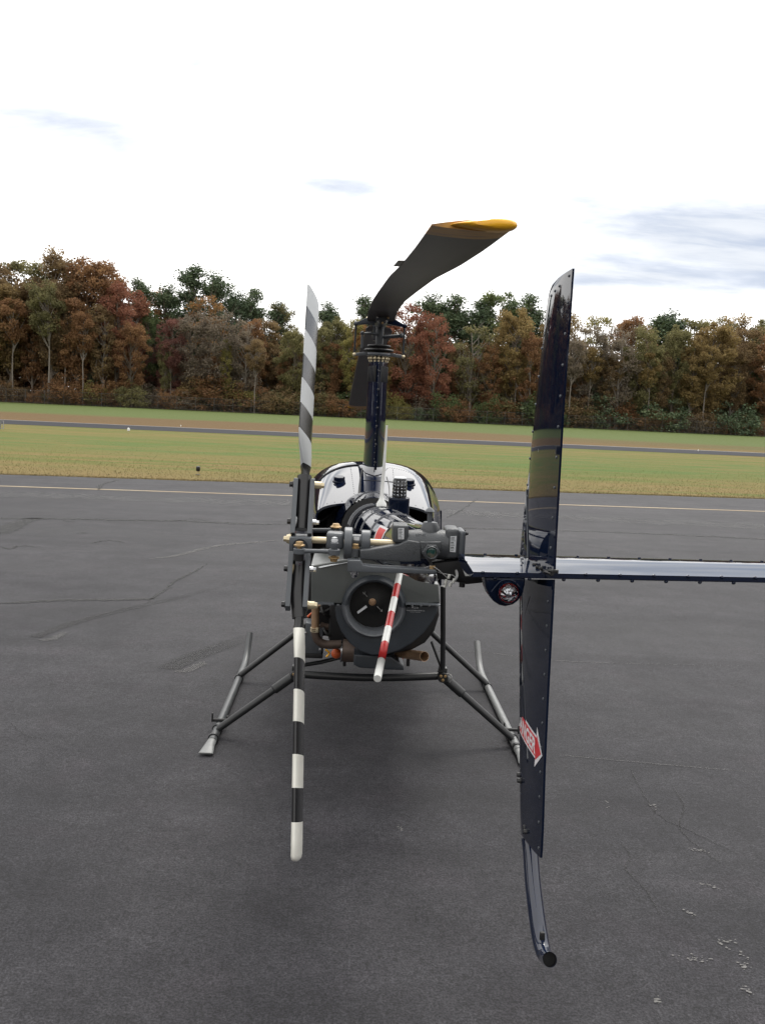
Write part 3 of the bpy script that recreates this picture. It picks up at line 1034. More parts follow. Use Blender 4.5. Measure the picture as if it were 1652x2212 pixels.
# --- mast, swashplate and rotor head
bm = new()
cyl(bm, (0, 4.37, 2.38), (0, 4.37, 2.70), .026, n=20)
lathe(bm, [(.055, 2.405), (.06, 2.41), (.06, 2.43), (.03, 2.435)], (0, 4.37, 0), (0, 0, 1), 24)
obj("rotor_mast", bm, 'grey_dark', heli)
bm = new()
lathe(bm, [(.03, 2.455), (.082, 2.458), (.086, 2.468), (.082, 2.478), (.05, 2.482)], (0, 4.37, 0), (0, 0, 1), 28)
arm = []
for sx in (-1, 1):
    prism(bm, [(sx * .06, 4.345, 2.462), (sx * .165, 4.33, 2.452), (sx * .168, 4.33, 2.468), (sx * .06, 4.345, 2.486)], (0, .035, 0), .003)
swash = obj("swashplate", bm, 'grey', heli)
bm = new()
lathe(bm, [(.03, 2.487), (.094, 2.490), (.101, 2.497), (.094, 2.503), (.06, 2.507), (.06, 2.513), (.076, 2.516), (.081, 2.524), (.075, 2.531), (.035, 2.535)], (0, 4.37, 0), (0, 0, 1), 32)
obj("upper_swashplate", bm, 'soot', swash)
bm = new()
for k in range(7):
    a = math.pi * (1.1 + .8 * k / 6)
    cyl(bm, (.062 * math.cos(a), 4.37 + .062 * math.sin(a), 2.418), (.062 * math.cos(a), 4.37 + .062 * math.sin(a), 2.458), .007, n=8)
    ball(bm, (.066 * math.cos(a), 4.37 + .066 * math.sin(a), 2.44), .012, 8)
obj("ball_joint", bm, 'cadmium', swash, kind='stuff')
for sx, yb in ((-1, 4.30), (1, 4.30)):
    bm = new()
    tube(bm, [(sx * .163, 4.345, 2.46), (sx * .160, 4.30, 2.655)], .0065, 8)
    link = obj("pitch_link", bm, 'grey_dark', swash)
    bm = new()
    ball(bm, (sx * .163, 4.335, 2.46), .013, 10)
    obj("rod_end", bm, 'cadmium', link)
    bm = new()
    ball(bm, (sx * .160, 4.29, 2.657), .013, 10)
    obj("rod_end", bm, 'cadmium', link)
bm = new()
tube(bm, [(-.115, 4.25, 2.50), (-.117, 4.25, 2.592), (-.065, 4.28, 2.60), (-.02, 4.35, 2.60)], .009, 8)
tube(bm, [(.03, 4.36, 2.585), (.13, 4.27, 2.59)], .012, 8)
ball(bm, (.14, 4.26, 2.592), .016, 10)
ball(bm, (-.117, 4.25, 2.595), .014, 10)
obj("scissor_link", bm, 'grey_dark', swash)

BD = Vector((.0305, -1, 0)).normalized()
BC = Vector((BD.y * -1, BD.x, 0))          # chord direction (+x side) of the aft blade
bm = new()
box(bm, (0, 4.37, 2.675), (.07, .30, .045), Matrix.Rotation(R(1.75), 3, 'Z'), bev=.012)
cyl(bm, (-.09, 4.37, 2.69), (.09, 4.37, 2.69), .028, n=16, bev=.004)
for s in (-1, 1):
    cyl(bm, V(0, 4.37, 2.685) + BD * (s * .08), V(0, 4.37, 2.690 if s > 0 else 2.62) + BD * (s * .26), .048, .042, n=18)
hub = obj("rotor_hub", bm, 'grey_dark', heli)
for s in (-1, 1):
    for k in range(8):
        a = 2 * math.pi * k / 8
        bm = new()
        p = V(0, 4.37, 2.687 if s > 0 else 2.61) + BD * (s * .262) + V(.034 * math.cos(a), 0, .034 * math.sin(a))
        bolt(bm, p, BD * s, .006, .008)
        obj("hub_bolt", bm, 'steel' if k % 3 else 'brass', hub)
for sx, yz in ((-1, (4.29, 2.655)), (1, (4.29, 2.657))):
    bm = new()
    prism(bm, [(sx * .030, 4.20, 2.66), (sx * .155, 4.27, 2.648), (sx * .160, 4.27, 2.664), (sx * .06, 4.20, 2.705)], (0, .03, 0), .004)
    ball(bm, (sx * .16, 4.285, 2.657), .016, 10)
    obj("pitch_horn", bm, 'navy' if sx > 0 else 'grey_dark', hub)
bm = new()
cyl(bm, (-.095, 4.27, 2.69), (-.05, 4.27, 2.69), .014, n=10, bev=.003)
obj("droop_stop", bm, 'cadmium', hub)


def lerp_tab(tab, x):
    for (a, za), (c, zc) in zip(tab, tab[1:]):
        if a <= x <= c:
            return za + (zc - za) * (x - a) / (c - a)
    return tab[-1][1]


DROOP_A = [(0.1, 2.668), (0.2, 2.692), (.35, 2.720), (.87, 2.721), (1.51, 2.690), (2.28, 2.648), (2.97, 2.592), (3.45, 2.562), (3.80, 2.547), (3.95, 2.542)]
DROOP_F = [(0.1, 2.660), (0.2, 2.640), (.43, 2.625), (1.0, 2.58), (2.0, 2.44), (3.0, 2.27), (3.83, 2.12), (3.95, 2.10)]


def blade(tab, sgn):
    d = BD * sgn
    ch = BC * sgn
    secs, mats = [], []
    rs = [.10, .13, .17, .22, .28, .36, .46] + [.46 + .134 * k for k in range(1, 25)] + [3.70, 3.79, 3.80, 3.83]
    for i, r in enumerate(rs):
        p = V(0, 4.37, 0) + d * r
        z = lerp_tab(tab, r)
        w = 1.0 if r > .17 else .80 + .20 * (r - .10) / .07
        pitch = R(2.8) if sgn > 0 else R(3.5)
        chv = (ch * math.cos(pitch) + V(0, 0, math.sin(pitch)))
        wt = 1 + .10 * r / 3.83
        le = V(p.x, p.y, z) + chv * (.087 * w * wt)
        te = V(p.x, p.y, z) - chv * (.096 * w * wt)
        nrm = chv.cross(d)
        secs.append(foil_section(le, te, nrm, .135, .0025))
        mats.append(1 if r >= 3.70 else 0)
    bm = new()
    loft(bm, secs, True, mats)
    bl = obj("main_rotor_blade", bm, ['blade', 'yellow_worn'], heli, angle=40)
    # rounded cap over the tip
    bm = new()
    p = V(0, 4.37, lerp_tab(tab, 3.83)) + d * 3.83
    pitch = R(2.8)
    chv = (ch * math.cos(pitch) + V(0, 0, math.sin(pitch)))
    cs = []
    for off, sc in ((-.012, 1.0), (.0, 1.02), (.012, .96), (.022, .80), (.028, .45)):
        le = p + d * off + chv * .0995
        te = p + d * off - chv * .06
        s = foil_section(le, te, chv.cross(d), .185, .001)
        mid = p + d * off + chv * .015
        cs.append([mid + (q - mid) * sc if off > .0 else q for q in s])
    loft(bm, cs)
    cap = obj("tip_cap", bm, 'yellow', bl, angle=50)
    bm = new()
    for k, dd in ((.0600, .013), (.012, .0235)):
        lathe(bm, [(.0058, 0), (.0072, .001), (.0072, .0025), (.0058, .003), (.005, .0012), (0, .0012)], p + chv * k + d * dd, d, 14)
        lathe(bm, [(.0035, 0), (.0035, .003), (0, .003)], p + chv * k + d * dd, d, 6)
    obj("cap_screw", bm, 'brass', cap, kind='stuff')
    for ra, rb, wd in ((2.85, 3.05, .030), (2.36, 2.55, .008)):
        bm = new()
        a = V(0, 4.37, lerp_tab(tab, ra)) + d * ra - chv * .094
        c = V(0, 4.37, lerp_tab(tab, rb)) + d * rb - chv * .094
        prism(bm, [a, c, c - chv * wd, a - chv * wd], (0, 0, .003))
        obj("trim_tab", bm, 'blade', bl)


blade(DROOP_A, 1)
blade(DROOP_F, -1)

# --- tail boom
def boom_c(y):
    return V(-.011 + .013 * (3.3 - y) / 3.18, y, 1.426 + .1237 * (3.3 - y))


def boom_r(y):
    return .055 + .03 * (y - .12)


bm = new()
ax = (boom_c(.12) - boom_c(3.3)).normalized()
prof = []
for y in (3.42, 3.3, 3.0, 2.6, 2.2, 1.8, 1.4, 1.0, .6, .3, .12):
    prof.append((boom_r(y), (boom_c(y) - boom_c(3.42)).dot(ax)))
prof.append((0.0, prof[-1][1]))
lathe(bm, prof, boom_c(3.42), ax, 48)
boom = obj("tail_boom", bm, 'navy_cowl', heli, angle=40)
for y in (3.28, 3.20, 2.98, 2.30, 1.75, 1.15):
    bm = new()
    r = boom_r(y)
    lathe(bm, [(r, -.012), (r + .0028, -.011), (r + .0028, .011), (r, .012)], boom_c(y), ax, 48)
    rg = obj("joint_ring", bm, 'navy_cowl', boom)
sp = []
for y in (3.27, 3.21, 2.97, 2.29, 1.74, 1.145):
    s, t = frame_for(ax)
    for k in range(40):
        a = 2 * math.pi * k / 40
        n_ = s * math.cos(a) + t * math.sin(a)
        sp.append((boom_c(y) + n_ * (boom_r(y) + .003), n_))
rivets("boom_rivet", sp, .0020, 'grey', boom)
bm = new()
cyl(bm, boom_c(3.34), boom_c(3.72), .165, .16, n=40)
lathe(bm, [(.160, 0), (.185, 0), (.185, .02), (.160, .02)], boom_c(3.36), ax, 40)
obj("boom_bulkhead", bm, 'soot', boom)
bm = new()                                            # cowl collar over the front of the boom
s_, t_ = frame_for(ax)
cg = []
for y, rr in ((3.36, .192), (3.52, .215), (3.66, .235)):
    c0 = boom_c(y)
    cg.append([bm.verts.new(c0 + V(math.sin(a), 0, math.cos(a)) * rr) for a in [R(-95) + R(190) * k / 20 for k in range(21)]])
for a, c in zip(cg, cg[1:]):
    for k in range(20):
        bm.faces.new((a[k], a[k + 1], c[k + 1], c[k]))
bmesh.ops.solidify(bm, geom=bm.faces[:], thickness=.006)
obj("boom_collar", bm, 'navy_cowl', boom)
# red and white warning band on the left of the boom
bm = new()
for a0, a1, y0, y1, mi in ((R(188), R(214), .62, .86, 0), (R(183), R(219), .59, .90, 1)):
    vs = []
    for y in [y0 + (y1 - y0) * k / 3 for k in range(4)]:
        rr = boom_r(y) + (.0016 if mi == 0 else .0010)
        vs.append([bm.verts.new(boom_c(y) + V(math.cos(a0 + (a1 - a0) * j / 8), 0, -math.sin(a0 + (a1 - a0) * j / 8)) * rr) for j in range(9)])
    for a, c in zip(vs, vs[1:]):
        for j in range(8):
            bm.faces.new((a[j], a[j + 1], c[j + 1], c[j])).material_index = mi
obj("warning_decal", bm, ['decal_red', 'decal_white'], boom, normals=True)

# whip antenna
base = boom_c(2.9) + V(.02, 0, boom_r(2.9) - .004)
bm = new()
tube(bm, [base, base + V(0, 0, .012), base + V(0, 0, .030), base + V(0, 0, .055), base + V(.004, 0, .2), base + V(.009, 0, .415)],
     [.028, .027, .0155, .0095, .0078, .0050], 14)
for v in bm.verts:
    if v.co.z < base.z + .06:
        v.co.y = base.y + (v.co.y - base.y) * 1.4
obj("antenna", bm, 'white', boom)

# anti-collision beacon
base = boom_c(2.3) + V(.073, 0, boom_r(2.3) - .035)
bm = new()
lathe(bm, [(0, 0), (.047, 0), (.047, .058), (.0475, .060), (.0475, .078), (.0455, .082), (.040, .083), (0, .083)], base, (0, 0, 1), 36)
beacon = obj("beacon", bm, 'navy', boom)
bm = new()
lathe(bm, [(.033, .083), (.0325, .11), (.0305, .163), (.026, .170), (.012, .173), (0, .1735)], base, (0, 0, 1), 30)
obj("beacon_lens", bm, 'glass', beacon)
bm = new()
cyl(bm, base + V(0, 0, .083), base + V(0, 0, .16), .0205, n=16)
obj("beacon_core", bm, 'soot', beacon)
bm = new()
for k in range(5):
    for j in range(10):
        a = 2 * math.pi * j / 10
        box(bm, base + V(.0225 * math.cos(a), .0225 * math.sin(a), .093 + .0145 * k), (.007, .007, .009), Matrix.Rotation(a, 3, 'Z'), bev=.001)
obj("beacon_reflector", bm, 'steel', beacon, kind='stuff')
bm = new()
lathe(bm, [(.027, .166), (.0285, .169), (.022, .175), (0, .177)], base, (0, 0, 1), 26)
obj("beacon_cap", bm, 'label', beacon)

# --- tail rotor gearbox
GY = 0.0
gc = V((-0.0034, 0.0000, 1.8585))
bm = new()
xl, xr = (-0.0571, 0.0000, 1.8570)[0], (0.0288, 0.0000, 1.8605)[0]
lathe(bm, [(0, 0), (.021, 0), (.024, .01), (.0268, .03), (.0275, .055), (.0275, xr - xl), (0, xr - xl)], (xl, 0, gc.z), (1, 0, 0), 36)
# saddle under the filler neck
q = V((-0.0042, 0.0000, 1.8849))
lathe(bm, [(.020, -.012), (.0185, .0), (.0155, .009), (.0125, .014), (0, .014)], (q.x, .004, q.z), (0, 0, 1), 28)
# left flange block
a, c = V((-0.0735, -0.0120, 1.8944)), V((-0.0454, -0.0120, 1.8620))
box(bm, ((a.x + c.x) / 2, .003, (a.z + c.z) / 2), (c.x - a.x, .05, a.z - c.z), bev=.004, seg=3)
gbox = obj("tail_gearbox", bm, 'grey_cast', heli, angle=35)
bm = new()
a, c = V((0.0229, -0.0200, 1.8922)), V((0.0487, -0.0200, 1.8362))
box(bm, ((a.x + c.x) / 2, .006, (a.z + c.z) / 2), (c.x - a.x, .058, a.z - c.z), bev=.007, seg=3)
obj("gearbox_flange", bm, 'grey_cast', gbox)
bm = new()
a, c = V((0.0463, -0.0150, 1.8891)), V((0.0601, -0.0150, 1.8345))
box(bm, ((a.x + c.x) / 2, .006, (a.z + c.z) / 2), (c.x - a.x, .052, a.z - c.z), bev=.006, seg=3)
endc = obj("end_cap", bm, 'grey', gbox)
for dz in (.5, -.5):
    for yy in (-.014, .026):
        bm = new()
        bolt(bm, (c.x, yy, (a.z + c.z) / 2 + dz * (a.z - c.z) * .78), (1, 0, 0), .0028, .004)
        obj("end_bolt", bm, 'bolt_black', endc)
# sight glass on its cast lug
bm = new()
prism(bm, [(-0.0239, -0.0330, 1.8672), (0.0132, -0.0330, 1.8687), (0.0138, -0.0330, 1.8570), (0.0124, -0.0330, 1.8497), (0.0042, -0.0330, 1.8340), (-0.0075, -0.0330, 1.8315), (-0.0208, -0.0330, 1.8463)], (0, .04, 0), .0022, 3)
lug = obj("sight_glass_lug", bm, 'grey_cast', gbox)
sg = V((-0.0037, -0.0360, 1.8499))
bm = new()
R1, R2 = 0.0156, 0.0116
lathe(bm, [(0, 0), (R1, 0), (R1 * 1.02, .004), (R1 * .93, .0055), (0, .0055)], sg, (0, -1, 0), 6)
lathe(bm, [(R2, .0035), (R2 * 1.02, .0075), (R2 * .92, .0095), (R2 * .82, .0085), (R2 * .80, .004)], sg, (0, -1, 0), 32)
obj("sight_glass_nut", bm, 'grey_cast', lug)
bm = new()
lathe(bm, [(R2 * .82, .0055), (R2 * .6, .0066), (0, .0072)], sg, (0, -1, 0), 28)
obj("sight_glass", bm, 'sight', lug)
# filler with its conical cap
bm = new()
f0, f1, f2, f3 = V((-0.0050, 0.0000, 1.8889)), V((-0.0058, 0.0000, 1.9037)), V((-0.0066, 0.0000, 1.9183)), V((-0.0070, 0.0000, 1.9259))
lathe(bm, [(0, 0), (0.0122, 0), (0.0122, .009), (0.0114, .0105), (0, .0105)], (f0.x, .004, f0.z), (0, 0, 1), 30)
cyl(bm, (f1.x, .004, f1.z - .006), (f2.x, .004, f2.z), 0.0044, n=20)
lathe(bm, [(0, 0), (0.0093, 0), (0.0093, .0012), (0.0061, .005), (0.0013, .009), (0, .0095)], (f2.x, .004, f2.z), (0, 0, 1), 28)
obj("filler_cap", bm, 'grey', gbox)
for nm, z4 in (("label_plate", ((-0.0647, -0.0235, 1.8894), (-0.0539, -0.0235, 1.8898), (-0.0532, -0.0235, 1.8693), (-0.0637, -0.0235, 1.8689))),
               ("label_plate", ((0.0309, -0.0245, 1.8784), (0.0421, -0.0245, 1.8793), (0.0417, -0.0245, 1.8493), (0.0313, -0.0245, 1.8500)))):
    bm = new()
    prism(bm, z4, (0, .0006, 0))
    lp = obj(nm, bm, 'label', gbox)
    bm = new()
    A0, B0, C0, D0 = [Vector(p) for p in z4]
    for k in range(9):
        t0, t1 = .08 + k * .1, .08 + k * .1 + (.03 if k % 3 else .055)
        w = random.uniform(.5, .85)
        prism(bm, [A0.lerp(D0, t0).lerp(B0.lerp(C0, t0), .1) + V(0, -.0003, 0), A0.lerp(D0, t0).lerp(B0.lerp(C0, t0), w) + V(0, -.0003, 0),
                   A0.lerp(D0, t1).lerp(B0.lerp(C0, t1), w) + V(0, -.0003, 0), A0.lerp(D0, t1).lerp(B0.lerp(C0, t1), .1) + V(0, -.0003, 0)], (0, .0004, 0))
    obj("printed_line", bm, 'grey_dark', lp, kind='stuff')
bm = text_mesh("LOT-01", .012, 0.0172, .02)
p = V((-0.0325, -0.0272, 1.8761))
for v in bm.verts:
    v.co = V(p.x + v.co.x, p.y + .0012, p.z + v.co.y * .55)
obj("cast_lettering", bm, 'grey_dark', gbox, smooth=False)

# pitch control bracket and bell crank below the gearbox
bm = new()
prism(bm, [(-0.1320, -0.0300, 1.8473), (-0.1150, -0.0300, 1.8493), (-0.0889, -0.0300, 1.8547), (-0.0641, -0.0300, 1.8598), (-0.0461, -0.0300, 1.8687), (-0.0223, -0.0300, 1.8657), (-0.0205, -0.0300, 1.8311), (-0.0468, -0.0300, 1.8285), (-0.0917, -0.0300, 1.8293), (-0.1312, -0.0300, 1.8304)], (0, .034, 0), .0026, 3)
a, c = V((-0.1483, -0.0450, 1.8486)), V((-0.1320, -0.0450, 1.8318))
cyl(bm, ((a.x + c.x) / 2, -.018, c.z), ((a.x + c.x) / 2, -.018, a.z), (c.x - a.x) / 2, n=20, bev=.0014)
brk = obj("pitch_bracket", bm, 'grey_cast', gbox)
bm = new()
px_ = (a.x + c.x) / 2
bolt(bm, (px_, -.018, a.z), (0, 0, 1), .0062, .007)
obj("pivot_bolt", bm, 'brass', brk)
bm = new()
prism(bm, [(-0.1540, -0.0450, 1.8302), (-0.1309, -0.0450, 1.8308), (-0.1253, -0.0450, 1.8226), (-0.1090, -0.0450, 1.8210), (0.0050, -0.0450, 1.8190), (0.0078, -0.0450, 1.8157), (0.0054, -0.0450, 1.8116), (-0.0823, -0.0450, 1.8097), (-0.1531, -0.0450, 1.8095)], (0, .024, 0), .0018, 3)
crank = obj("bell_crank", bm, 'grey', heli)
bm = new()
p = V((-0.1403, -0.0330, 1.8065))
cyl(bm, p + V(0, 0, .004), p - V(0, 0, .003), .007, n=14)
bolt(bm, p - V(0, 0, .002), (0, 0, -1), .0055, .0065)
obj("crank_nut", bm, 'steel', crank)
p = V((0.0001, -0.0330, 1.8126))
bm = new()
bolt(bm, p + V(0, 0, .003), (0, 0, 1), .006, .008)
obj("crank_bolt", bm, 'brass', crank)
bm = new()
q = V((0.0006, -0.0330, 1.8032))
lathe(bm, [(0, .008), (.0085, .008), (.0102, .004), (.0102, -.003), (.0085, -.0065), (0, -.0065)], q, (0, 0, 1), 24)
lathe(bm, [(.0055, -.0065), (.0055, -.010), (.0045, -.0125), (0, -.0125)], q, (0, 0, 1), 8)
obj("rod_end_bearing", bm, 'steel', crank)
bm = new()
tube(bm, [q + V(0, .002, 0), q + V(-.01, .4, -.02)], .006, 8)
obj("push_rod", bm, 'soot', crank)

# output shaft, pitch slider discs and links
bm = new()
a, c = V((-0.2703, 0.0000, 1.8557)), V((-0.0680, 0.0000, 1.8599))
sz = V((-0.2059, 0.0000, 1.8578)).z
cyl(bm, (V((-0.2630, 0.0000, 1.8554)).x, 0, sz), (c.x, 0, sz), 0.0063, n=20)
shaft = obj("output_shaft", bm, 'cadmium', gbox)
ts = thing  # alias keeps the line below short
bm = new()
for xa, xb, rr in ((605, 661, 112), (722, 785, 82)):
    A0, B0 = V((-0.3223, 0.0000, 1.8489)), None
    pa, pb = V(*(-0.3285, 0.0000, 2.0505)), None
    xw = lambda k: V((-0.3227, 0.0000, 1.8529)).x + (V((-0.0563, 0.0000, 1.8640)).x - V((-0.3227, 0.0000, 1.8529)).x) * k / 1000
    lathe(bm, [(.008, 0), ((rr - 6) * .000265, 0), (rr * .000265, .0016), (rr * .000265, xw(xb) - xw(xa) - .0016), ((rr - 6) * .000265, xw(xb) - xw(xa)), (.008, xw(xb) - xw(xa))],
          (xw(xa), .004, sz - (.004 if rr > 100 else 0)), (1, 0, 0), 36, closed=True)
cyl(bm, (xw(655), .002, sz + .002), (xw(726), .002, sz + .002), .0115, n=22)
slider = obj("pitch_slider", bm, 'grey', gbox)
bm = new()
box(bm, (xw(690), -.0095, sz + .007), (.010, .0008, .006))
obj("label_plate", bm, 'label', slider)
bm = new()
a, c = V((-0.1943, 0.0000, 1.8734)), V((-0.1616, 0.0000, 1.8429))
box(bm, ((a.x + c.x) / 2, .008, (a.z + c.z) / 2), (c.x - a.x, .036, a.z - c.z), bev=.006, seg=3)
obj("slider_block", bm, 'grey', slider)

# tail rotor yoke
AL = R(24.5)
TU = V(0, math.sin(AL), math.cos(AL))
TW = V(0, -math.cos(AL), math.sin(AL))
TH_ = V(-.2445, 0, 1.847)
bm = new()
a, c = V((-0.2604, -0.0200, 1.8642)), V((-0.2203, -0.0200, 1.8384))
box(bm, ((a.x + c.x) / 2, .003, (a.z + c.z) / 2), (c.x - a.x, .048, a.z - c.z), bev=.0015)
yoke = obj("tail_rotor_hub", bm, 'grey', heli)
yc = V((-0.2405, -0.0220, 1.8488))
bm = new()
rr = 0.0144
lathe(bm, [(rr, -.003), (rr, .0022), (rr * .93, .0028), (rr * .87, .0022), (rr * .87, -.003)], yc, (0, -1, 0), 36)
lathe(bm, [(rr * .87, .0002), (0, .0004)], yc, (0, -1, 0), 30)
obj("teeter_bearing", bm, ['grey_dark'], yoke)
YP = (((-0.2560, 0.0000, 1.8520)[0], (-0.2786, 0.0000, 1.8511)[0]), ((-0.2253, 0.0000, 1.8533)[0], 0))
mid = (YP[0][0] + YP[1][0]) / 2
for i, xk in enumerate((YP[0][0], YP[1][0])):
    for s in (1, -1):
        bm = new()
        w = .0085
        r0_, r1_ = .018, (.125 if s > 0 else .117)
        P4 = [V(xk - w / 2, 0, 1.847) + TU * (s * r0_) + TW * .019, V(xk - w / 2, 0, 1.847) + TU * (s * r1_) + TW * .014, V(xk - w / 2, 0, 1.847) + TU * (s * (r1_ + .006)),
              V(xk - w / 2, 0, 1.847) + TU * (s * r1_) - TW * .014, V(xk - w / 2, 0, 1.847) + TU * (s * r0_) - TW * .019]
        if s < 0:
            P4 = [p + V(-.0010 * (p - V(xk, 0, 1.847)).length / .125, 0, 0) for p in P4]
        prism(bm, P4, (w, 0, 0), .0012)
        pl = obj("yoke_plate", bm, 'grey', yoke)
        for rk, mat in ((.118 if s > 0 else .111, 'cadmium'), (.045, 'steel')):
            p = V(xk + (-.0010 * rk / .125 if s < 0 else 0), 0, 1.847) + TU * (s * rk)
            bm = new()
            if i == 0:
                bolt(bm, p - V(w / 2, 0, 0), (-1, 0, 0), .0055, .007)
                obj("yoke_bolt", bm, 'bolt_black', pl)
            else:
                big = .0075 if mat == 'cadmium' else .0055
                cyl(bm, p + V(w / 2, 0, 0), p + V(w / 2 + (.012 if mat == 'cadmium' else .006), 0, 0), big, big * .9, n=14)
                bolt(bm, p + V(w / 2 + (.011 if mat == 'cadmium' else .005), 0, 0), (1, 0, 0), big * .75, .006)
                obj("yoke_nut", bm, mat, pl)
bm = new()
p = V((-0.2645, 0.0000, 1.8560))
cyl(bm, (p.x + .006, 0, sz), (p.x - .002, 0, sz), .010, .008, n=8)
bolt(bm, (p.x - .001, 0, sz), (-1, 0, 0), .0055, .006)
obj("hub_nut", bm, 'cadmium', yoke)

# blades of the tail rotor: seven painted bands towards the tip
def tail_blade(s, tilt):
    rs, mats = [], []
    stp = .0505 if s > 0 else .054
    edges = [.155 + stp * k for k in range(8)]
    edges[-1] -= .002
    base = .135
    path = [base, .145]
    for k in range(7):
        path += [edges[k] + .0001, (edges[k] + edges[k + 1]) / 2]
    path += [edges[-1]]
    secs = []
    for r in path:
        t = min(1, max(0, (r - .145) / .045))
        t = t * t * (3 - 2 * t)
        pit = R(9.5 if s > 0 else -6)
        chv = (-TW * s if s > 0 else TW) if False else None
        # leading edge: away from the camera on the upper blade, towards it on the lower
        led = -TW if s > 0 else TW
        cdir = (led * math.cos(pit) + V(1, 0, 0) * math.sin(pit)) if s > 0 else (led * math.cos(pit) + V(1, 0, 0) * math.sin(pit))
        o0 = V(mid + tilt * r, 0, 1.847) + TU * (s * r)
        c_ = .026 + (.098 - .026) * t
        le = o0 + cdir * (c_ * (.5 - .2 * t))
        te = o0 - cdir * (c_ * (.5 + .2 * t))
        th = .62 + (.145 - .62) * t
        secs.append(foil_section(le, te, cdir.cross(TU * s), th, .0015))
        mats.append(0 if r < edges[0] else (1 if int((r - edges[0]) / stp + 1e-6) % 2 == 0 else 0))
    # rounded tip
    last = secs[-1]
    cen = sum(last, Vector()) / len(last)
    secs.append([cen + (q - cen) * .86 + TU * (s * .006) for q in last])
    mats.append(1)
    secs.append([cen + (q - cen) * .5 + TU * (s * .009) for q in last])
    mats.append(1)
    bm = new()
    loft(bm, secs, True, mats)
    bl = obj("tail_rotor_blade", bm, ['stripe_grey', 'white_upper' if s > 0 else 'cream'], heli, angle=45)
    bm = new()
    o0 = V(mid, 0, 1.847)
    tube(bm, [o0 + TU * (s * .03), o0 + TU * (s * .09), o0 + TU * (s * .135) + V(tilt * .135, 0, 0)], [.0125, .0135, .0135], 14)
    obj("blade_root", bm, 'black', bl)
    bm = new()
    box(bm, o0 + TU * (s * .045) + V(-.012, 0, 0), (.006, .02, .02), bev=.002)
    obj("root_clamp", bm, 'cadmium' if s < 0 else 'label', bl)


tail_blade(1, -.002)
tail_blade(-1, .042)

# pitch links of the tail rotor
bm = new()
y_ = -.052
P_ = [V((-0.2401, -0.0520, 1.8447)), V((-0.2237, -0.0520, 1.8454)), V((-0.1906, -0.0520, 1.8459)), V((-0.1782, -0.0520, 1.8455))]
tube(bm, P_, [.0055, .0038, .0038, .0055], 12)
for p in (P_[0], P_[3]):
    cyl(bm, p - V(0, 0, .0052), p + V(0, 0, .0052), .0105, n=18, bev=.001)
lk = obj("tail_pitch_link", bm, 'grey', yoke)
for p, up_ in ((P_[0], 1), (P_[3], -1)):
    bm = new()
    lathe(bm, [(.0042, .004), (.0042, .008), (.0098, .009), (.0098, .0115), (.0070, .0125), (.0062, .017), (0, .018)], p, (0, 0, up_), 18)
    obj("link_bolt", bm, 'brass', lk)
bm = new()
p = P_[3]
lathe(bm, [(.0055, .005), (.0075, .009), (.0078, .016), (.0060, .018), (.0052, .026), (0, .027)], p, (0, 0, 1), 14)
cp = obj("slider_bolt", bm, 'grey', lk)
bm = new()
lathe(bm, [(.0058, .018), (.0060, .022), (.0045, .0265), (0, .0275)], p + V(0, -.0006, 0), (0, 0, 1), 8)
obj("torque_stripe", bm, 'label', cp)
bm = new()
p = P_[0]
lathe(bm, [(.0088, -.0052), (.0090, -.017), (.007, -.0178), (0, -.018)], p, (0, 0, 1), 18)
obj("link_boss", bm, 'black', lk)
bm = new()
lathe(bm, [(.0066, -.0175), (.0066, -.022), (.005, -.026), (0, -.0265)], p, (0, 0, 1), 6)
obj("link_nut", bm, 'steel', lk)
bm = new()
P_ = [V((-0.2233, 0.0550, 1.8675)), V((-0.1947, 0.0550, 1.8689)), V((-0.1781, 0.0550, 1.8689))]
tube(bm, P_, [.0042, .0042, .006], 12)
cyl(bm, P_[2] - V(0, 0, .006), P_[2] + V(0, 0, .004), .0095, n=16)
lk2 = obj("tail_pitch_link", bm, 'grey_dark', yoke)
bm = new()
lathe(bm, [(.0045, .004), (.0108, .006), (.0108, .008), (.008, .0095), (.006, .0135), (0, .014)], P_[2], (0, 0, 1), 18)
obj("link_bolt", bm, 'brass', lk2)

# wires and connectors hanging under the gearbox
bm = new()
tube(bm, smooth_path([(-0.0148, -0.0300, 1.8187), (-0.0023, -0.0350, 1.8243), (0.0108, -0.0400, 1.8183), (0.0260, -0.0400, 1.8056)], 6), .0008, 6)
tube(bm, smooth_path([(0.0091, -0.0200, 1.8113), (0.0215, -0.0300, 1.8102), (0.0375, -0.0300, 1.8081), (0.0436, -0.0300, 1.8044)], 6), .0008, 6)
tube(bm, smooth_path([(0.0291, 0.0000, 1.8253), (0.0395, -0.0100, 1.8221), (0.0458, -0.0200, 1.8133), (0.0457, -0.0300, 1.8044), (0.0389, -0.0350, 1.7971)], 6), .0026, 8)
har = obj("wire_harness", bm, 'wire', gbox)
for p in ((0.0305, -0.0350, 1.8061), (0.0257, -0.0350, 1.7966), (0.0339, -0.0350, 1.7915), (0.0396, -0.0350, 1.7985), (0.0250, -0.0330, 1.7894)):
    bm = new()
    cyl(bm, V(p) + V(.0015, 0, .004), V(p) - V(.001, .001, .004), .0028, n=10, bev=.0006)
    obj("connector", bm, 'connector', har)

# --- horizontal stabiliser
def stab_te(x):
    return V(x, -.235 + .012 * x, 1.848 + .018 * x)


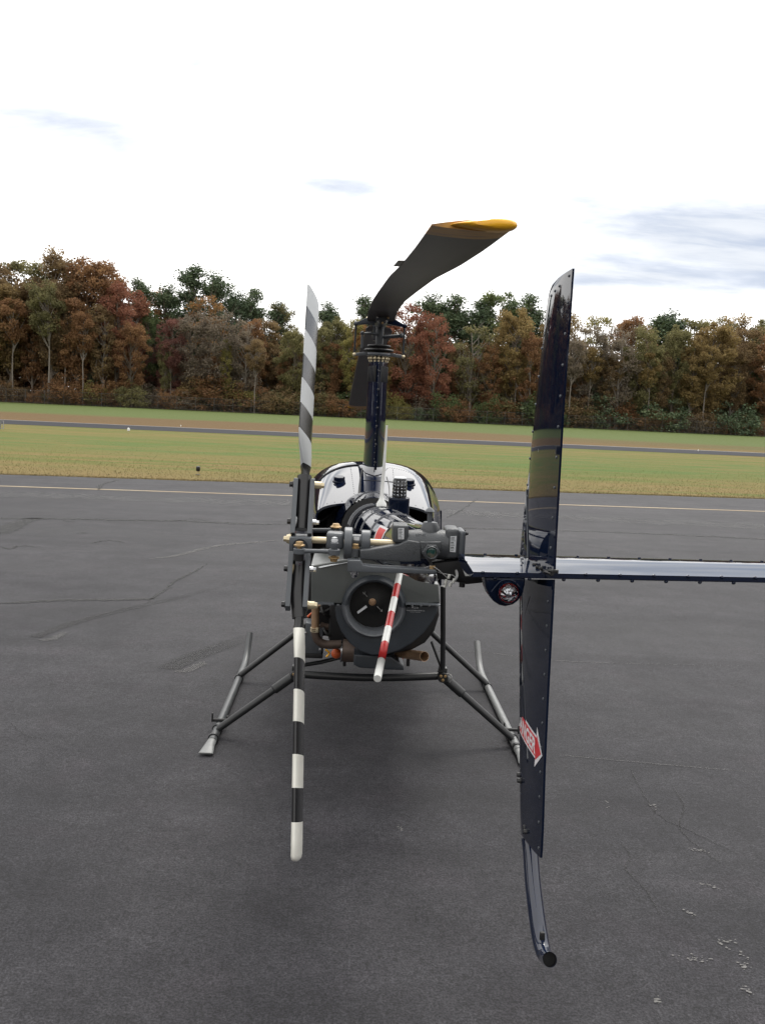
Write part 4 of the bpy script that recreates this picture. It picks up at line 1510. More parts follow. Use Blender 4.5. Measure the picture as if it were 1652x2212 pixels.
secs = []
for x in (.045, .10, .165, .30, .50, .75, .98):
    te = stab_te(x)
    le = te + V(0, .190 - .03 * x, .001)
    c = (te - le).length
    loop = []
    for k in KS:
        loop.append(le.lerp(te, k) + V(0, 0, naca(.042, k) * c + .004 * k))
    for k in reversed(KS[1:]):
        loop.append(le.lerp(te, k) - V(0, 0, naca(.15, k) * c + .0045 * k))
    secs.append(loop)
bm = new()
loft(bm, secs)
stab = obj("horizontal_stabilizer", bm, 'navy_stab', heli, angle=30)
bm = new()
xs_ = [.045, .3, .6, .98]
prism(bm, [stab_te(x) + V(0, -.003, .0045) for x in xs_] + [stab_te(x) + V(0, -.003, -.0032) for x in reversed(xs_)], (0, .004, 0))
obj("trailing_edge_strip", bm, 'navy_stab', stab)
sp, sp2 = [], []
for k in range(17):
    x = .06 + .055 * k
    te = stab_te(x)
    sp.append((te + V(0, -.003, .0035), (0, -.5, 1)))
    sp2.append((te + V(.02, -.003, -.0052), (0, -.6, -1)))
    sp2.append((te + V(.03, .172 - .03 * x, .0048), (0, .3, 1)))
rivets("rivet", sp + sp2, .0034, 'navy', stab)
# fin attachment bracket, left root of the stabiliser and its bolts
bm = new()
prism(bm, [(0.0016, -0.0200, 1.8264), (0.0506, -0.0200, 1.8338), (0.0628, -0.0200, 1.8059), (0.1003, -0.0200, 1.8074), (0.1023, -0.0200, 1.7950), (0.0664, -0.0200, 1.7898), (0.0340, -0.0200, 1.7961), (0.0085, -0.0200, 1.7978)], (0, .16, 0), .002)
p = V((0.0577, -0.0200, 1.7889))
cyl(bm, p + V(0, 0, .004), p - V(0, 0, .004), .0055, n=12)
obj("stabilizer_root", bm, 'soot', stab)

# position light under the stabiliser
bm = new()
prism(bm, [(0.0634, -0.2350, 1.8453), (0.1297, -0.2350, 1.8480), (0.1295, -0.2350, 1.8335), (0.1266, -0.2350, 1.8185), (0.1203, -0.2350, 1.8080), (0.1122, -0.2350, 1.8014), (0.1007, -0.2350, 1.7981), (0.0905, -0.2350, 1.7998), (0.0809, -0.2350, 1.8057), (0.0734, -0.2350, 1.8140), (0.0671, -0.2350, 1.8279)], (0, .045, 0), .006, 3)
lamp = obj("position_light", bm, 'navy', heli)
lc = V((0.1025, -0.2380, 1.8225))
bm = new()
RL = 0.0159
lathe(bm, [(RL * 1.12, -.002), (RL * 1.15, .003), (RL * 1.05, .006), (RL * .98, .004), (RL * .95, -.002)], lc, (0, -1, 0), 36)
obj("light_bezel", bm, 'navy', lamp)
bm = new()
lathe(bm, [(RL * .97, .002), (RL * .93, .0075), (RL * .75, .0125), (RL * .4, .0155), (0, .0165)], lc, (0, -1, 0), 32)
obj("light_lens", bm, 'glass', lamp)
bm = new()
lathe(bm, [(RL * .94, .0015), (RL * .80, .0025), (RL * .66, .001)], lc, (0, -1, 0), 32)
obj("light_seal", bm, 'red', lamp)
bm = new()
lathe(bm, [(RL * .72, .0005), (RL * .5, -.003), (0, -.005)], lc, (0, -1, 0), 24)
lathe(bm, [(0, .0115), (RL * .22, .0105), (RL * .42, .0075), (RL * .55, .003), (RL * .6, -.002)], lc + V(-.0008, 0, .0012), (0, -1, 0), 14)
for v in bm.verts:
    v.co += V(random.uniform(-1, 1), random.uniform(-1, 1), random.uniform(-1, 1)) * .0012
obj("light_bulb", bm, 'steel', lamp, smooth=False)
bm = new()
tube(bm, smooth_path([(0.0750, -0.2430, 1.8236), (0.0816, -0.2440, 1.8334), (0.0893, -0.2450, 1.8417), (0.0992, -0.2450, 1.8440), (0.1093, -0.2450, 1.8417), (0.1177, -0.2440, 1.8333), (0.1246, -0.2430, 1.8256)], 5), .0014, 6)
obj("light_hood", bm, 'navy', lamp)

# --- vertical fins
FX = .168


def fin(name, rows, mat):
    """rows: (leading edge point, trailing edge point) from one end to the other"""
    bm = new()
    secs = [foil_section(le, te, (-1, 0, 0), .085, .003) for le, te in rows]
    loft(bm, secs)
    return obj(name, bm, mat, heli, angle=35), rows


def P(a):
    return V(FX, a[1], a[2])


up_rows = [(P((0.1680, -0.0046, 1.8140)), P((0.1680, -0.2626, 1.8608))), (P((0.1680, -0.0145, 1.8642)), P((0.1680, -0.2577, 1.9082))), (P((0.1680, -0.0261, 1.9846)), P((0.1680, -0.2520, 2.0103))),
           (P((0.1680, -0.0454, 2.1013)), P((0.1680, -0.2468, 2.1102))), (P((0.1680, -0.0677, 2.2131)), P((0.1680, -0.2476, 2.2086))), (P((0.1680, -0.0866, 2.2934)), P((0.1680, -0.2486, 2.2847))),
           (P((0.1680, -0.0930, 2.3072)), P((0.1680, -0.2473, 2.3042))), (P((0.1680, -0.1041, 2.3164)), P((0.1680, -0.2481, 2.3164))), (P((0.1680, -0.1462, 2.3219)), P((0.1680, -0.2481, 2.3259)))]
ufin, _ = fin("upper_fin", up_rows, 'navy_fin')
lo_rows = [(P((0.1680, -0.0133, 1.8017)), P((0.1680, -0.2625, 1.8506))), (P((0.1680, -0.0360, 1.7217)), P((0.1680, -0.2685, 1.7783))), (P((0.1680, -0.0760, 1.6038)), P((0.1680, -0.2766, 1.6669))),
           (P((0.1680, -0.1148, 1.4897)), P((0.1680, -0.2882, 1.5546))), (P((0.1680, -0.1462, 1.4101)), P((0.1680, -0.3034, 1.4630))), (P((0.1680, -0.1597, 1.3828)), P((0.1680, -0.3062, 1.4324))), (P((0.1680, -0.2378, 1.3999)), P((0.1680, -0.3062, 1.4164)))]
lfin, _ = fin("lower_fin", lo_rows, 'navy')


def fin_at(rows, z):
    rs = sorted(rows, key=lambda r: r[0].z + r[1].z)
    for a, c in zip(rs, rs[1:]):
        za, zc = (a[0].z + a[1].z) / 2, (c[0].z + c[1].z) / 2
        if za <= z <= zc:
            t = (z - za) / (zc - za)
            return a[0].y + (c[0].y - a[0].y) * t, a[1].y + (c[1].y - a[1].y) * t
    return rs[0][0].y, rs[0][1].y


def fin_skin(rows, z, k, lift=0.0):
    """point of the left skin at chord fraction k"""
    ly, ty = fin_at(rows, z)
    c = ly - ty
    return V(FX - naca(.085, k) * c - .0015 * k - lift, ly - c * k, z)


for f_, rows, zs in ((ufin, up_rows, [1.885 + .0475 * k for k in range(9)]), (lfin, lo_rows, [1.80 - .0385 * k for k in range(11)])):
    sp = []
    for z in zs:
        for k in (.10, .93):
            sp.append((fin_skin(rows, z + (.012 if k > .5 else 0), k), (-1, 0, 0)))
    if f_ is ufin:
        for k in (.30, .45, .60, .9):
            sp.append((fin_skin(rows, 2.29 + .03 * k, k), (-1, 0, 0)))
        for z in (1.90, 1.92, 1.94, 1.96, 1.865, 1.875):
            sp.append((fin_skin(rows, z, .16 + .3 * (1.97 - z)), (-1, 0, 0)))
    rivets("rivet", sp, .0027, 'grey', f_)
bm = new()                                            # doubler plate at the root of the upper fin
prism(bm, [fin_skin(up_rows, 1.968, .05, .001), fin_skin(up_rows, 1.972, .13, .001), fin_skin(up_rows, 1.86, .42, .001), fin_skin(up_rows, 1.845, .42, .001), fin_skin(up_rows, 1.845, .05, .001)], (.002, 0, 0))
obj("doubler_plate", bm, 'navy', ufin)
bm = new()
tube(bm, [fin_skin(up_rows, 1.972, .13, .0015), fin_skin(up_rows, 1.86, .42, .0015)], .0012, 5)
obj("doubler_edge", bm, 'grey', ufin)
bm = new()                                            # black strap at the joint of fin and stabiliser
tube(bm, [(0.1600, -0.0340, 1.8466), (0.1600, -0.1047, 1.8476), (0.1600, -0.1948, 1.8531), (0.1600, -0.2800, 1.8628)], .0032, 6)
for p in ((0.1580, -0.0869, 1.8538), (0.1580, -0.1689, 1.8560), (0.1580, -0.1973, 1.8571), (0.1580, -0.2207, 1.8594), (0.1580, -0.2842, 1.8673)):
    bolt(bm, p, (-1, 0, .3), .0028, .005)
obj("fin_strap", bm, 'black', ufin)
bm = new()
box(bm, V((0.1660, -0.2632, 1.8641)), (.014, .010, .006), bev=.001)
obj("fin_bolt", bm, 'bolt_black', ufin)
bm = new()
tube(bm, [(0.1600, -0.1521, 1.8104), (0.1600, -0.1365, 1.7894), (0.1600, -0.1156, 1.7634), (0.1600, -0.0973, 1.7400)], [.0012, .003, .003, .0022], 6)
obj("fin_stay", bm, 'black', lfin)
sp = [(V(p), (-1, 0, 0)) for p in ((0.1590, -0.0826, 1.7723), (0.1590, -0.0876, 1.7576), (0.1590, -0.0911, 1.7471))]
rivets("stay_rivet", sp, .0025, 'bolt_black', lfin)


# DANGER arrow on the lower fin, bent round its leading edge
zd = ((0.1680, -0.2261, 1.5740)[2] + (0.1680, -0.1515, 1.5673)[2]) / 2
LYd, TYd = fin_at(lo_rows, zd)
Cd = LYd - TYd
prof_ = []
for k in reversed(KS):
    prof_.append(V(FX - naca(.085, k) * Cd - .0015 * k, LYd - Cd * k, 0))
for k in KS[1:]:
    prof_.append(V(FX + naca(.085, k) * Cd + .0015 * k, LYd - Cd * k, 0))
arc = [0]
for a, c in zip(prof_, prof_[1:]):
    arc.append(arc[-1] + (c - a).length)


def wrap(s, z, lift):
    """s: way along the skin from the trailing edge forwards and round the nose"""
    for i in range(len(arc) - 1):
        if arc[i] <= s <= arc[i + 1]:
            t = (s - arc[i]) / (arc[i + 1] - arc[i])
            d = (prof_[i + 1] - prof_[i]).normalized()
            n_ = V(-d.y, d.x, 0) * 1.0
            if i < len(KS) - 1 and n_.x > 0:
                n_ = -n_
            if i >= len(KS) - 1 and n_.x < 0:
                n_ = -n_
            p = prof_[i].lerp(prof_[i + 1], t) + n_ * lift
            return V(p.x, p.y, z)
    return V(prof_[-1].x, prof_[-1].y, z)


nose = arc[len(KS) - 1]
tip_s = .035 * Cd
tail_s = nose + .004
hb, hw_ = .0155, .0225
bm = new()


def slab(s0, s1, z0, z1, mi, lift, n=24):
    cols = []
    for k in range(n + 1):
        s = s0 + (s1 - s0) * k / n
        zz0, zz1 = (z0(s), z1(s)) if callable(z0) else (z0, z1)
        cols.append((bm.verts.new(wrap(s, zd + zz0, lift)), bm.verts.new(wrap(s, zd + zz1, lift))))
    for a, c in zip(cols, cols[1:]):
        bm.faces.new((a[0], c[0], c[1], a[1])).material_index = mi


head = tip_s + .032
slab(head, tail_s, -hb - .0035, hb + .0035, 1, .0006)
slab(head + .0, tail_s - .003, -hb, hb, 0, .0010)
slab(tip_s, head + .004, lambda s: -(hw_ + .0075) * (s - tip_s) / (head - tip_s), lambda s: (hw_ + .0075) * (s - tip_s) / (head - tip_s), 1, .0006, 8)
slab(tip_s + .006, head + .002, lambda s: -(hw_ - .003) * (s - tip_s - .006) / (head - tip_s - .006), lambda s: (hw_ - .003) * (s - tip_s - .006) / (head - tip_s - .006), 0, .0010, 8)
dec = obj("danger_decal", bm, ['decal_red', 'decal_white'], lfin, smooth=False, normals=False)
dec['label'] = "red and white arrow sticker reading DANGER"
tw = tail_s - .010 - head - .002
bm = text_mesh("DANGER", .03, tw, .03)
hmax_ = max(v.co.y for v in bm.verts)
bmesh.ops.triangulate(bm, faces=bm.faces[:])
bmesh.ops.subdivide_edges(bm, edges=[e for e in bm.edges if e.calc_length() > .012], cuts=2)
for v in bm.verts:
    s = (tail_s - .010) - v.co.x
    z = zd + (v.co.y / hmax_ - .5) * (hb * 1.62)
    v.co = wrap(s, z, .0014)
obj("danger_lettering", bm, 'decal_white', lfin, smooth=False, normals=False)

# tail skid
bm = new()
sk = smooth_path([(0.1749, -0.1850, 1.3860), (0.1757, -0.2000, 1.3688), (0.1740, -0.2350, 1.3383), (0.1737, -0.2750, 1.3077), (0.1743, -0.3050, 1.2866), (0.1751, -0.3300, 1.2766), (0.1756, -0.3520, 1.2803), (0.1705, -0.3900, 1.3015)], 6)
tube(bm, sk, [.0130] * (len(sk) - 18) + [.0129 - .00012 * k for k in range(18)], 20, caps=False)
tube(bm, sk, [.0105] * len(sk), 20, caps=False)
tube(bm, [sk[-1], sk[-1] + (sk[-1] - sk[-2]) * .02], [.0105, .0108], 20, caps=False)
skid_t = obj("tail_skid", bm, 'navy_stab', heli, normals=False)
bm = new()
lathe(bm, [(0, 0), (.0108, 0)], sk[-1] + (sk[-1] - sk[-2]).normalized() * -.03, sk[-1] - sk[-2], 20)
obj("skid_plug", bm, 'soot', skid_t)
bm = new()
p = V((0.1742, -0.3180, 1.2948))
box(bm, p + V(0, -.004, 0), (.008, .006, .016), bev=.002)
obj("skid_drain", bm, 'soot', skid_t)
bm = new()
prism(bm, [fin_skin(lo_rows, 1.50, .02, .001), fin_skin(lo_rows, 1.49, .18, .001), fin_skin(lo_rows, 1.425, .26, .001), fin_skin(lo_rows, 1.40, .26, .001), fin_skin(lo_rows, 1.405, .1, .001)], (.003, 0, 0), .0006)
obj("doubler_plate", bm, 'navy', lfin)
bm = new()
for z in (1.478, 1.418):
    for k in (.02, .17):
        bolt(bm, fin_skin(lo_rows, z, k, .001), (-1, 0, 0), .004, .006)
    p = fin_skin(lo_rows, z, .02, .002)
    cyl(bm, p, p + V(.02, .01, 0), .004, n=8)
obj("skid_bolt", bm, 'bolt_black', lfin, kind='stuff')

# --- cooling fan and its scroll
FY = 3.15
bm = new()
spiral = [(-0.2149, 3.1500, 1.0261), (-0.1974, 3.1500, 0.9382), (-0.1666, 3.1500, 0.8714), (-0.1205, 3.1500, 0.8102), (-0.0648, 3.1500, 0.7675), (0.0030, 3.1500, 0.7463), (0.0799, 3.1500, 0.7518), (0.1559, 3.1500, 0.7783), (0.2259, 3.1500, 0.8231), (0.2872, 3.1500, 0.8833), (0.3324, 3.1500, 0.9533), (0.3553, 3.1500, 1.0065), (0.3633, 3.1500, 1.0486)]
FC = V((0.0048, 3.1500, 1.0243))
RHOLE = 0.1527


def under_arc(z, above, k=24):
    """arc of the inlet hole from the right of the seam to the left, over or under the seam"""
    a0 = math.asin((z - FC.z) / RHOLE)
    a1 = math.pi - a0
    if above:
        return [(FC.x + RHOLE * math.cos(a1 + (a0 - a1) * i / k), FC.z + RHOLE * math.sin(a1 + (a0 - a1) * i / k)) for i in range(k + 1)]
    return [(FC.x + RHOLE * math.cos(a0 - (math.pi + 2 * a0) * i / k), FC.z + RHOLE * math.sin(a0 - (math.pi + 2 * a0) * i / k)) for i in range(k + 1)]


prism(bm, [V(p) for p in spiral] + [V(x, 3.15, z) for x, z in under_arc(spiral[0][2], False)], (0, .24, 0), .010, 3)
scroll = obj("fan_scroll", bm, 'grey_dark', heli, angle=30)
bm = new()
sh = [(-0.3407, 3.1400, 1.0339), (-0.3483, 3.1400, 1.2398), (-0.3083, 3.1400, 1.2491), (-0.1781, 3.1400, 1.2800), (-0.0272, 3.1400, 1.3015), (0.1303, 3.1400, 1.2951), (0.1897, 3.1400, 1.2254), (0.2531, 3.1400, 1.1815), (0.3523, 3.1400, 1.1647), (0.3668, 3.1400, 1.0614)]
zs_ = sh[0][2]
prism(bm, [V(p) for p in sh[1:]] + [V(x, 3.14, z) for x, z in reversed(under_arc(zs_, True))] + [V(sh[0])], (0, .55, 0), .010, 3)
shroud = obj("cooling_shroud", bm, 'grey_sheet', heli, angle=30)
bm = new()
t4 = [(-0.3471, 3.1700, 1.2376), (-0.2983, 3.1350, 1.2281), (-0.2544, 3.1350, 1.2396), (-0.2041, 3.1350, 1.2513), (-0.1523, 3.1350, 1.2630), (-0.1480, 3.2000, 1.2647), (-0.2246, 3.2000, 1.2535)]
prism(bm, t4, (0, -.004, .004))
obj("sealing_tape", bm, 'label', shroud)
bm = new()
box(bm, V((-0.2790, 3.1100, 1.0391)) + V(0, .03, 0), (.125, .09, .006))
box(bm, V((0.2700, 3.1100, 1.0553)) + V(0, .03, 0), (.19, .09, .006))
fl = obj("seam_flange", bm, 'grey', shroud)
bm = new()
for px in (694, 712, 730, 890, 909, 927, 944):
    p = V(*[(1 - (px - 682) / 268) * a + (px - 682) / 268 * c for a, c in zip((-0.3125, 3.0630, 1.0458), (0.3590, 3.0630, 1.0655))])
    bolt(bm, p, (0, -.3, -1), .006, .007)
obj("flange_bolt", bm, 'grey', fl, kind='stuff')
bm = new()
RO, RI = 0.1777, 0.1411
prf = [(RO, .01), (RO * .985, -.012), (RO * .93, -.035), (RO * .885, -.045), (RO * .84, -.042), (RI * .985, -.020), (RI * .95, .02), (RI * .96, .07), (RI * .99, .085), (RO, .085)]
lathe(bm, [(r, h) for r, h in prf], FC, (0, 1, 0), 64, closed=True)
ringU = obj("inlet_ring", bm, 'ring', scroll)
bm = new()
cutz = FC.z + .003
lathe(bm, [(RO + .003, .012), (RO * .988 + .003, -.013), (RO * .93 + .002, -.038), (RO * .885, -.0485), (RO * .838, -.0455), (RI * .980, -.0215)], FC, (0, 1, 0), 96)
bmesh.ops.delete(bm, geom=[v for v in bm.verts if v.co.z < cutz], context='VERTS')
obj("ring_upper_shade", bm, 'grey_dark', shroud, normals=False)  # dark overlay on the ring's upper half, housing shade put into the colour
bm = new()
lathe(bm, [(RI * 1.02, .080), (RI * .5, .076), (.05, .070), (.03, .060), (0, .060)], FC, (0, 1, 0), 48)
wheel = obj("fan_wheel", bm, 'fan', scroll)
HC = V((-0.0039, 3.2000, 1.0381))
bm = new()
lathe(bm, [(.020, .004), (.020, -.004), (.016, -.006), (.0145, -.003), (.0105, -.004), (.0095, -.010), (.006, -.011), (0, -.010)], HC, (0, 1, 0), 24)
obj("fan_nut", bm, 'copper', wheel)
bm = new()
prism(bm, [(-0.0873, 3.1900, 0.9811), (-0.0384, 3.1900, 1.0209), (-0.0309, 3.1900, 1.0091), (-0.0804, 3.1900, 0.9698)], (0, .002, 0))
obj("balance_mark", bm, 'label', wheel)
bm = new()
for seg_ in (((0.0227, 3.1900, 1.0167), (0.0526, 3.1900, 0.9881)), ((0.0526, 3.1900, 0.9881), (0.0417, 3.1900, 0.9899)), ((0.0526, 3.1900, 0.9881), (0.0509, 3.1900, 1.0013)), ((-0.0335, 3.1900, 1.0693), (-0.0589, 3.1900, 1.0946)), ((-0.0589, 3.1900, 1.0946), (-0.0532, 3.1900, 1.0872)), ((-0.0465, 3.1900, 1.0831), (-0.0450, 3.1900, 1.0974)), ((-0.0465, 3.1900, 1.0831), (-0.0574, 3.1900, 1.0848))):
    tube(bm, seg_, .0016, 5)
obj("painted_arrow", bm, 'wire', wheel, kind='stuff')
for txt, q, w in (("R22", (0.2127, 3.1280, 1.0229), 0.0365), ("ROBINSON HELICOPTER CO.", (0.1852, 3.1280, 1.0077), 0.1017), ("TORRANCE, CALIFORNIA", (0.2032, 3.1280, 0.9997), 0.0600)):
    bm = text_mesh(txt, .02, w, .01)
    hm = max(v.co.y for v in bm.verts)
    hh = {'R22': .0085}.get(txt, w * .052)
    for v in bm.verts:
        v.co = V(q[0] + v.co.x, q[1] + .02, q[2] + v.co.y / hm * hh)
    lt = obj("scroll_lettering", bm, 'label', scroll, smooth=False)
    lt.data.transform(Matrix.Translation((0, FY - .0015 - (q[1] + .02), 0)))
# ducting behind the scroll
bm = new()
prism(bm, [(0.1545, 3.4500, 1.0171), (0.3882, 3.4500, 1.0263), (0.4024, 3.4500, 0.9158), (0.3776, 3.4500, 0.8172), (0.3265, 3.4500, 0.7453), (0.2520, 3.4500, 0.7005), (0.1166, 3.4500, 0.6674), (-0.0757, 3.4500, 0.6883)], (0, .35, 0), .02, 3)
obj("fan_duct", bm, 'soot', scroll)

# --- engine bay
bm = new()
box(bm, (0, 4.05, .80), (.50, .62, .34), bev=.04)
for k in range(4):
    box(bm, (-.27, 3.86 + .13 * k, .84), (.16, .06, .2), bev=.015)
    box(bm, (.27, 3.86 + .13 * k, .84), (.16, .06, .2), bev=.015)
box(bm, (0, 4.1, 1.12), (.56, .6, .30), bev=.05)
box(bm, (0, 4.30, 1.36), (.62, .3, .14), bev=.05)
obj("engine", bm, 'soot', heli)
bm = new()
box(bm, V((-0.3497, 4.0000, 0.5987)) + V(0, .06, 0), (0.1157, .12, 0.2083), Matrix.Rotation(R(2.7), 3, 'Y'), bev=.006)
obox = obj("battery_box", bm, 'grey', heli)
for p in ((-0.4018, 3.9900, 0.6397), (-0.4059, 3.9900, 0.5347), (-0.3059, 3.9900, 0.5327)):
    bm = new()
    bolt(bm, V(p) + V(0, .008, 0), (0, -1, 0), .008, .006)
    obj("panel_bolt", bm, 'steel', obox)
bm = new()
box(bm, V((-0.3536, 4.0000, 0.4908)) + V(0, .06, 0), (.135, .16, .028), bev=.004)
obj("box_tray", bm, 'soot', obox)
bm = new()
ex = smooth_path([(-0.3347, 3.7000, 0.8948), (-0.3331, 3.7000, 0.8129), (-0.3313, 3.7000, 0.7444)], 4)
tube(bm, ex, .0245, 18)
exh = obj("exhaust_pipe", bm, 'copper', heli)
bm = new()
tube(bm, smooth_path([(-0.3314, 3.7000, 0.7482), (-0.3269, 3.7000, 0.7064), (-0.3076, 3.7000, 0.6704), (-0.2711, 3.7000, 0.6511), (-0.2262, 3.7000, 0.6489), (-0.1667, 3.7000, 0.6550)], 6), .0265, 18)
obj("exhaust_elbow", bm, 'exhaust_dark', exh)
bm = new()
for k in (560, 575, 590):
    lathe(bm, [(.026, -.003), (.0295, -.002), (.0295, .002), (.026, .003)], V(*(-0.3316, 3.7000, 0.7520)) - V(0, 0, (k - 560) * .0007), (0, 0, 1), 18)
box(bm, V((-0.3179, 3.6600, 0.7475)), (.016, .01, .03), bev=.002)
obj("hose_clamp", bm, 'cadmium', exh)
bm = new()
lathe(bm, [(.024, 0), (.033, 0), (.033, .008), (.024, .008)], V((-0.3344, 3.7000, 0.8873)), (0, 0, 1), 18)
obj("exhaust_flange", bm, 'copper', exh)
bm = new()
tube(bm, smooth_path([(-0.3026, 3.8500, 0.7465), (-0.2636, 3.8500, 0.7284), (-0.2179, 3.8500, 0.7341)], 5), .026, 14)
obj("heat_hose", bm, 'exhaust_dark', exh)
bm = new()
a, c = V((-0.1666, 3.7000, 0.6166)), V((0.1952, 3.7000, 0.6108))
lathe(bm, [(0, 0), (.066, 0), (.07, .008), (.07, (c - a).length - .008), (.06, (c - a).length), (0, (c - a).length)], a, c - a, 30)
muf = obj("muffler", bm, 'exhaust_dark', heli)
bm = new()
lathe(bm, [(.069, -.002), (.073, -.002), (.073, .006), (.069, .006)], a, c - a, 30)
obj("muffler_band", bm, 'steel', muf)
bm = new()
tp = [V((0.1812, 3.6000, 0.6401)), V((0.2386, 3.4800, 0.6674)), V((0.3122, 3.3000, 0.7092))]
tube(bm, tp, .0285, 28, caps=False)
tube(bm, tp, .0265, 28, caps=False)
tube(bm, [tp[-1], tp[-1] + (tp[-1] - tp[-2]) * .001], [.0265, .0285], 28, caps=False)
tpo = obj("tail_pipe", bm, 'copper', muf, normals=False)
bm = new()
lathe(bm, [(0, 0), (.0266, 0)], tp[-1] + (tp[0] - tp[-1]) * .25, tp[-1] - tp[0], 20)
obj("pipe_bore", bm, 'soot', tpo)
bm = new()
ball(bm, (-0.1964, 3.8000, 0.5664), 0.0327, 16)
obj("oil_plug", bm, 'orange', heli)
bm = new()
prism(bm, [(0.1845, 3.7500, 0.5729), (0.2412, 3.7500, 0.5789), (0.2160, 3.7500, 0.5507), (0.2015, 3.7500, 0.5345)], (0, .06, 0), .006)
tube(bm, [(-0.3823, 3.7500, 0.8066), (-0.3535, 3.7500, 0.8384), (-0.3535, 3.7500, 0.8000)], .008, 8)
obj("ignition_lead", bm, 'orange', heli)
bm = new()
prism(bm, [(-0.0881, 3.5000, 0.6496), (-0.0889, 3.5000, 0.5828), (-0.0521, 3.5000, 0.5671), (0.0784, 3.5000, 0.5607), (0.2147, 3.5000, 0.5612), (0.2112, 3.5000, 0.5893), (0.1361, 3.5000, 0.6430)], (0, .30, 0), .012, 3)
abx = obj("carburettor_airbox", bm, 'grey_dark', heli)
for q in (((-0.1424, 3.7000, 0.5752), (-0.1423, 3.7000, 0.5367)), ((0.2504, 3.7000, 0.5897), (0.2508, 3.7000, 0.5511))):
    bm = new()
    box(bm, (Vector(q[0]) + Vector(q[1])) / 2, (.02, .03, .075), bev=.003)
    obj("mount_lug", bm, 'soot', abx)
bm = new()
tube(bm, smooth_path([(-0.2643, 3.8000, 0.5889), (-0.2406, 3.8000, 0.5663), (-0.2587, 3.8000, 0.5422)], 4), .006, 8)
obj("fuel_hose", bm, 'yellow', heli)
# lines and hoses in the dark bay
bm = new()
for q in (((-0.3054, 3.8000, 0.8672), (-0.2795, 3.7500, 0.8259), (-0.2267, 3.8000, 0.7928), (-0.1864, 3.8000, 0.7322)), ((-0.3614, 3.9000, 0.8266), (-0.2964, 3.8000, 0.8289), (-0.2368, 3.8000, 0.8544)), ((-0.2849, 3.8000, 0.7285), (-0.2519, 3.7500, 0.6961), (-0.1838, 3.8000, 0.6700)),
          ((-0.2679, 3.9000, 1.3690), (-0.2170, 3.9000, 1.4004), (-0.1617, 4.0000, 1.4496)), ((-0.3507, 4.1000, 1.3573), (-0.2898, 4.0000, 1.4085), (-0.2215, 4.0000, 1.4708))):
    tube(bm, smooth_path(q, 5), .009, 8)
obj("engine_hose", bm, 'rubber', heli, kind='stuff')

# --- warning guard tube: red and white bands, under the boom
ga, gb = V((0.0527, 1.7500, 1.4805)), V((-0.0461, 1.0200, 1.2811))
n_b = 8
lenb = [0, .245, .39, .525, .655, .765, .875, 1.0]
bm = new()
fr = [0.0, .155, .30, .445, .585, .72, .86, 1.0]
prs = []
for i in range(7):
    tube(bm, [ga.lerp(gb, fr[i]), ga.lerp(gb, fr[i + 1])], .0124, 20, caps=(i == 6), mi=(0 if i % 2 == 0 else 1))
bmesh.ops.remove_doubles(bm, verts=bm.verts, dist=1e-5)
top_ = boom_c(1.9) - V(0, 0, boom_r(1.9) * .8)
tube(bm, [ga + (ga - gb) * .001, ga + (ga - gb) * .2, top_ + V(0, .1, 0)], .0120, 14, mi=0)
obj("tail_rotor_guard", bm, ['white', 'red'], heli, angle=40)

# --- landing gear
RS = .0265
lsx, rsx = -.935, .965
for sx, q in ((lsx, ((-0.9350, 5.9677, 0.0199), (-0.9350, 5.7863, -0.0119))), (rsx, ((0.9650, 5.7856, 0.0958), (0.9650, 5.6366, 0.0449)))):
    zt = RS
    y_a = 3.64
    tip_, b1 = V(q[0]), V(q[1])
    ang = R(38)
    yb = 5.22
    path = [V(sx, y_a, zt), V(sx, 4.2, zt), V(sx, 4.9, zt), V(sx, yb - .12, zt)]
    for k in range(7):
        a = ang * k / 6
        path.append(V(sx, yb - .02 + .45 * math.sin(a), zt + .45 * (1 - math.cos(a))))
    d_ = V(0, math.cos(ang), math.sin(ang))
    path.append(path[-1] + d_ * .13)
    bm = new()
    tube(bm, path, RS, 20)
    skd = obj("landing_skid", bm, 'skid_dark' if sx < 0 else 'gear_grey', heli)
    # flattened aft end
    bm = new()
    s0, s1, s2 = [], [], []
    dx = -.012 if sx < 0 else .012
    for k in range(16):
        a = 2 * math.pi * k / 16
        s0.append(V(sx + RS * math.cos(a), 3.66, zt + RS * math.sin(a)))
        s1.append(V(sx + dx * .5 + .032 * math.cos(a), 3.58, zt + .016 * math.sin(a)))
        s2.append(V(sx + dx + .044 * math.copysign(abs(math.cos(a)) ** .4, math.cos(a)), 3.475, .018 + .0045 * math.sin(a)))
    loft(bm, [s0, s1, s2])
    obj("skid_end", bm, 'gear_grey', skd)
    bm = new()                                        # clamp where the aft leg meets the skid
    bm.free()
    for y in (3.70, 3.86):
        bm = new()
        lathe(bm, [(RS - .001, -.012), (RS + .007, -.012), (RS + .007, .012), (RS - .001, .012)], (sx, y, zt), (0, 1, 0), 20)
        obj("skid_clamp", bm, 'gear', skd)
    bm = new()                                        # ground handling wheel lug
    o_ = -1 if sx < 0 else 1
    cyl(bm, (sx - .04, 3.93, zt + .032), (sx + .055, 3.93, zt + .032), .011, n=12)
    box(bm, (sx - .045, 3.93, zt + .05), (.010, .02, .06), bev=.003)
    box(bm, (sx + .052, 3.93, zt + .035), (.012, .02, .055), bev=.003)
    obj("wheel_lug", bm, 'soot', skd)
    bm = new()
    lathe(bm, [(RS - .001, -.02), (RS + .006, -.02), (RS + .006, .02), (RS - .001, .02)], (sx, 4.93, zt), (0, 1, 0), 20)
    obj("skid_clamp", bm, 'gear', skd)
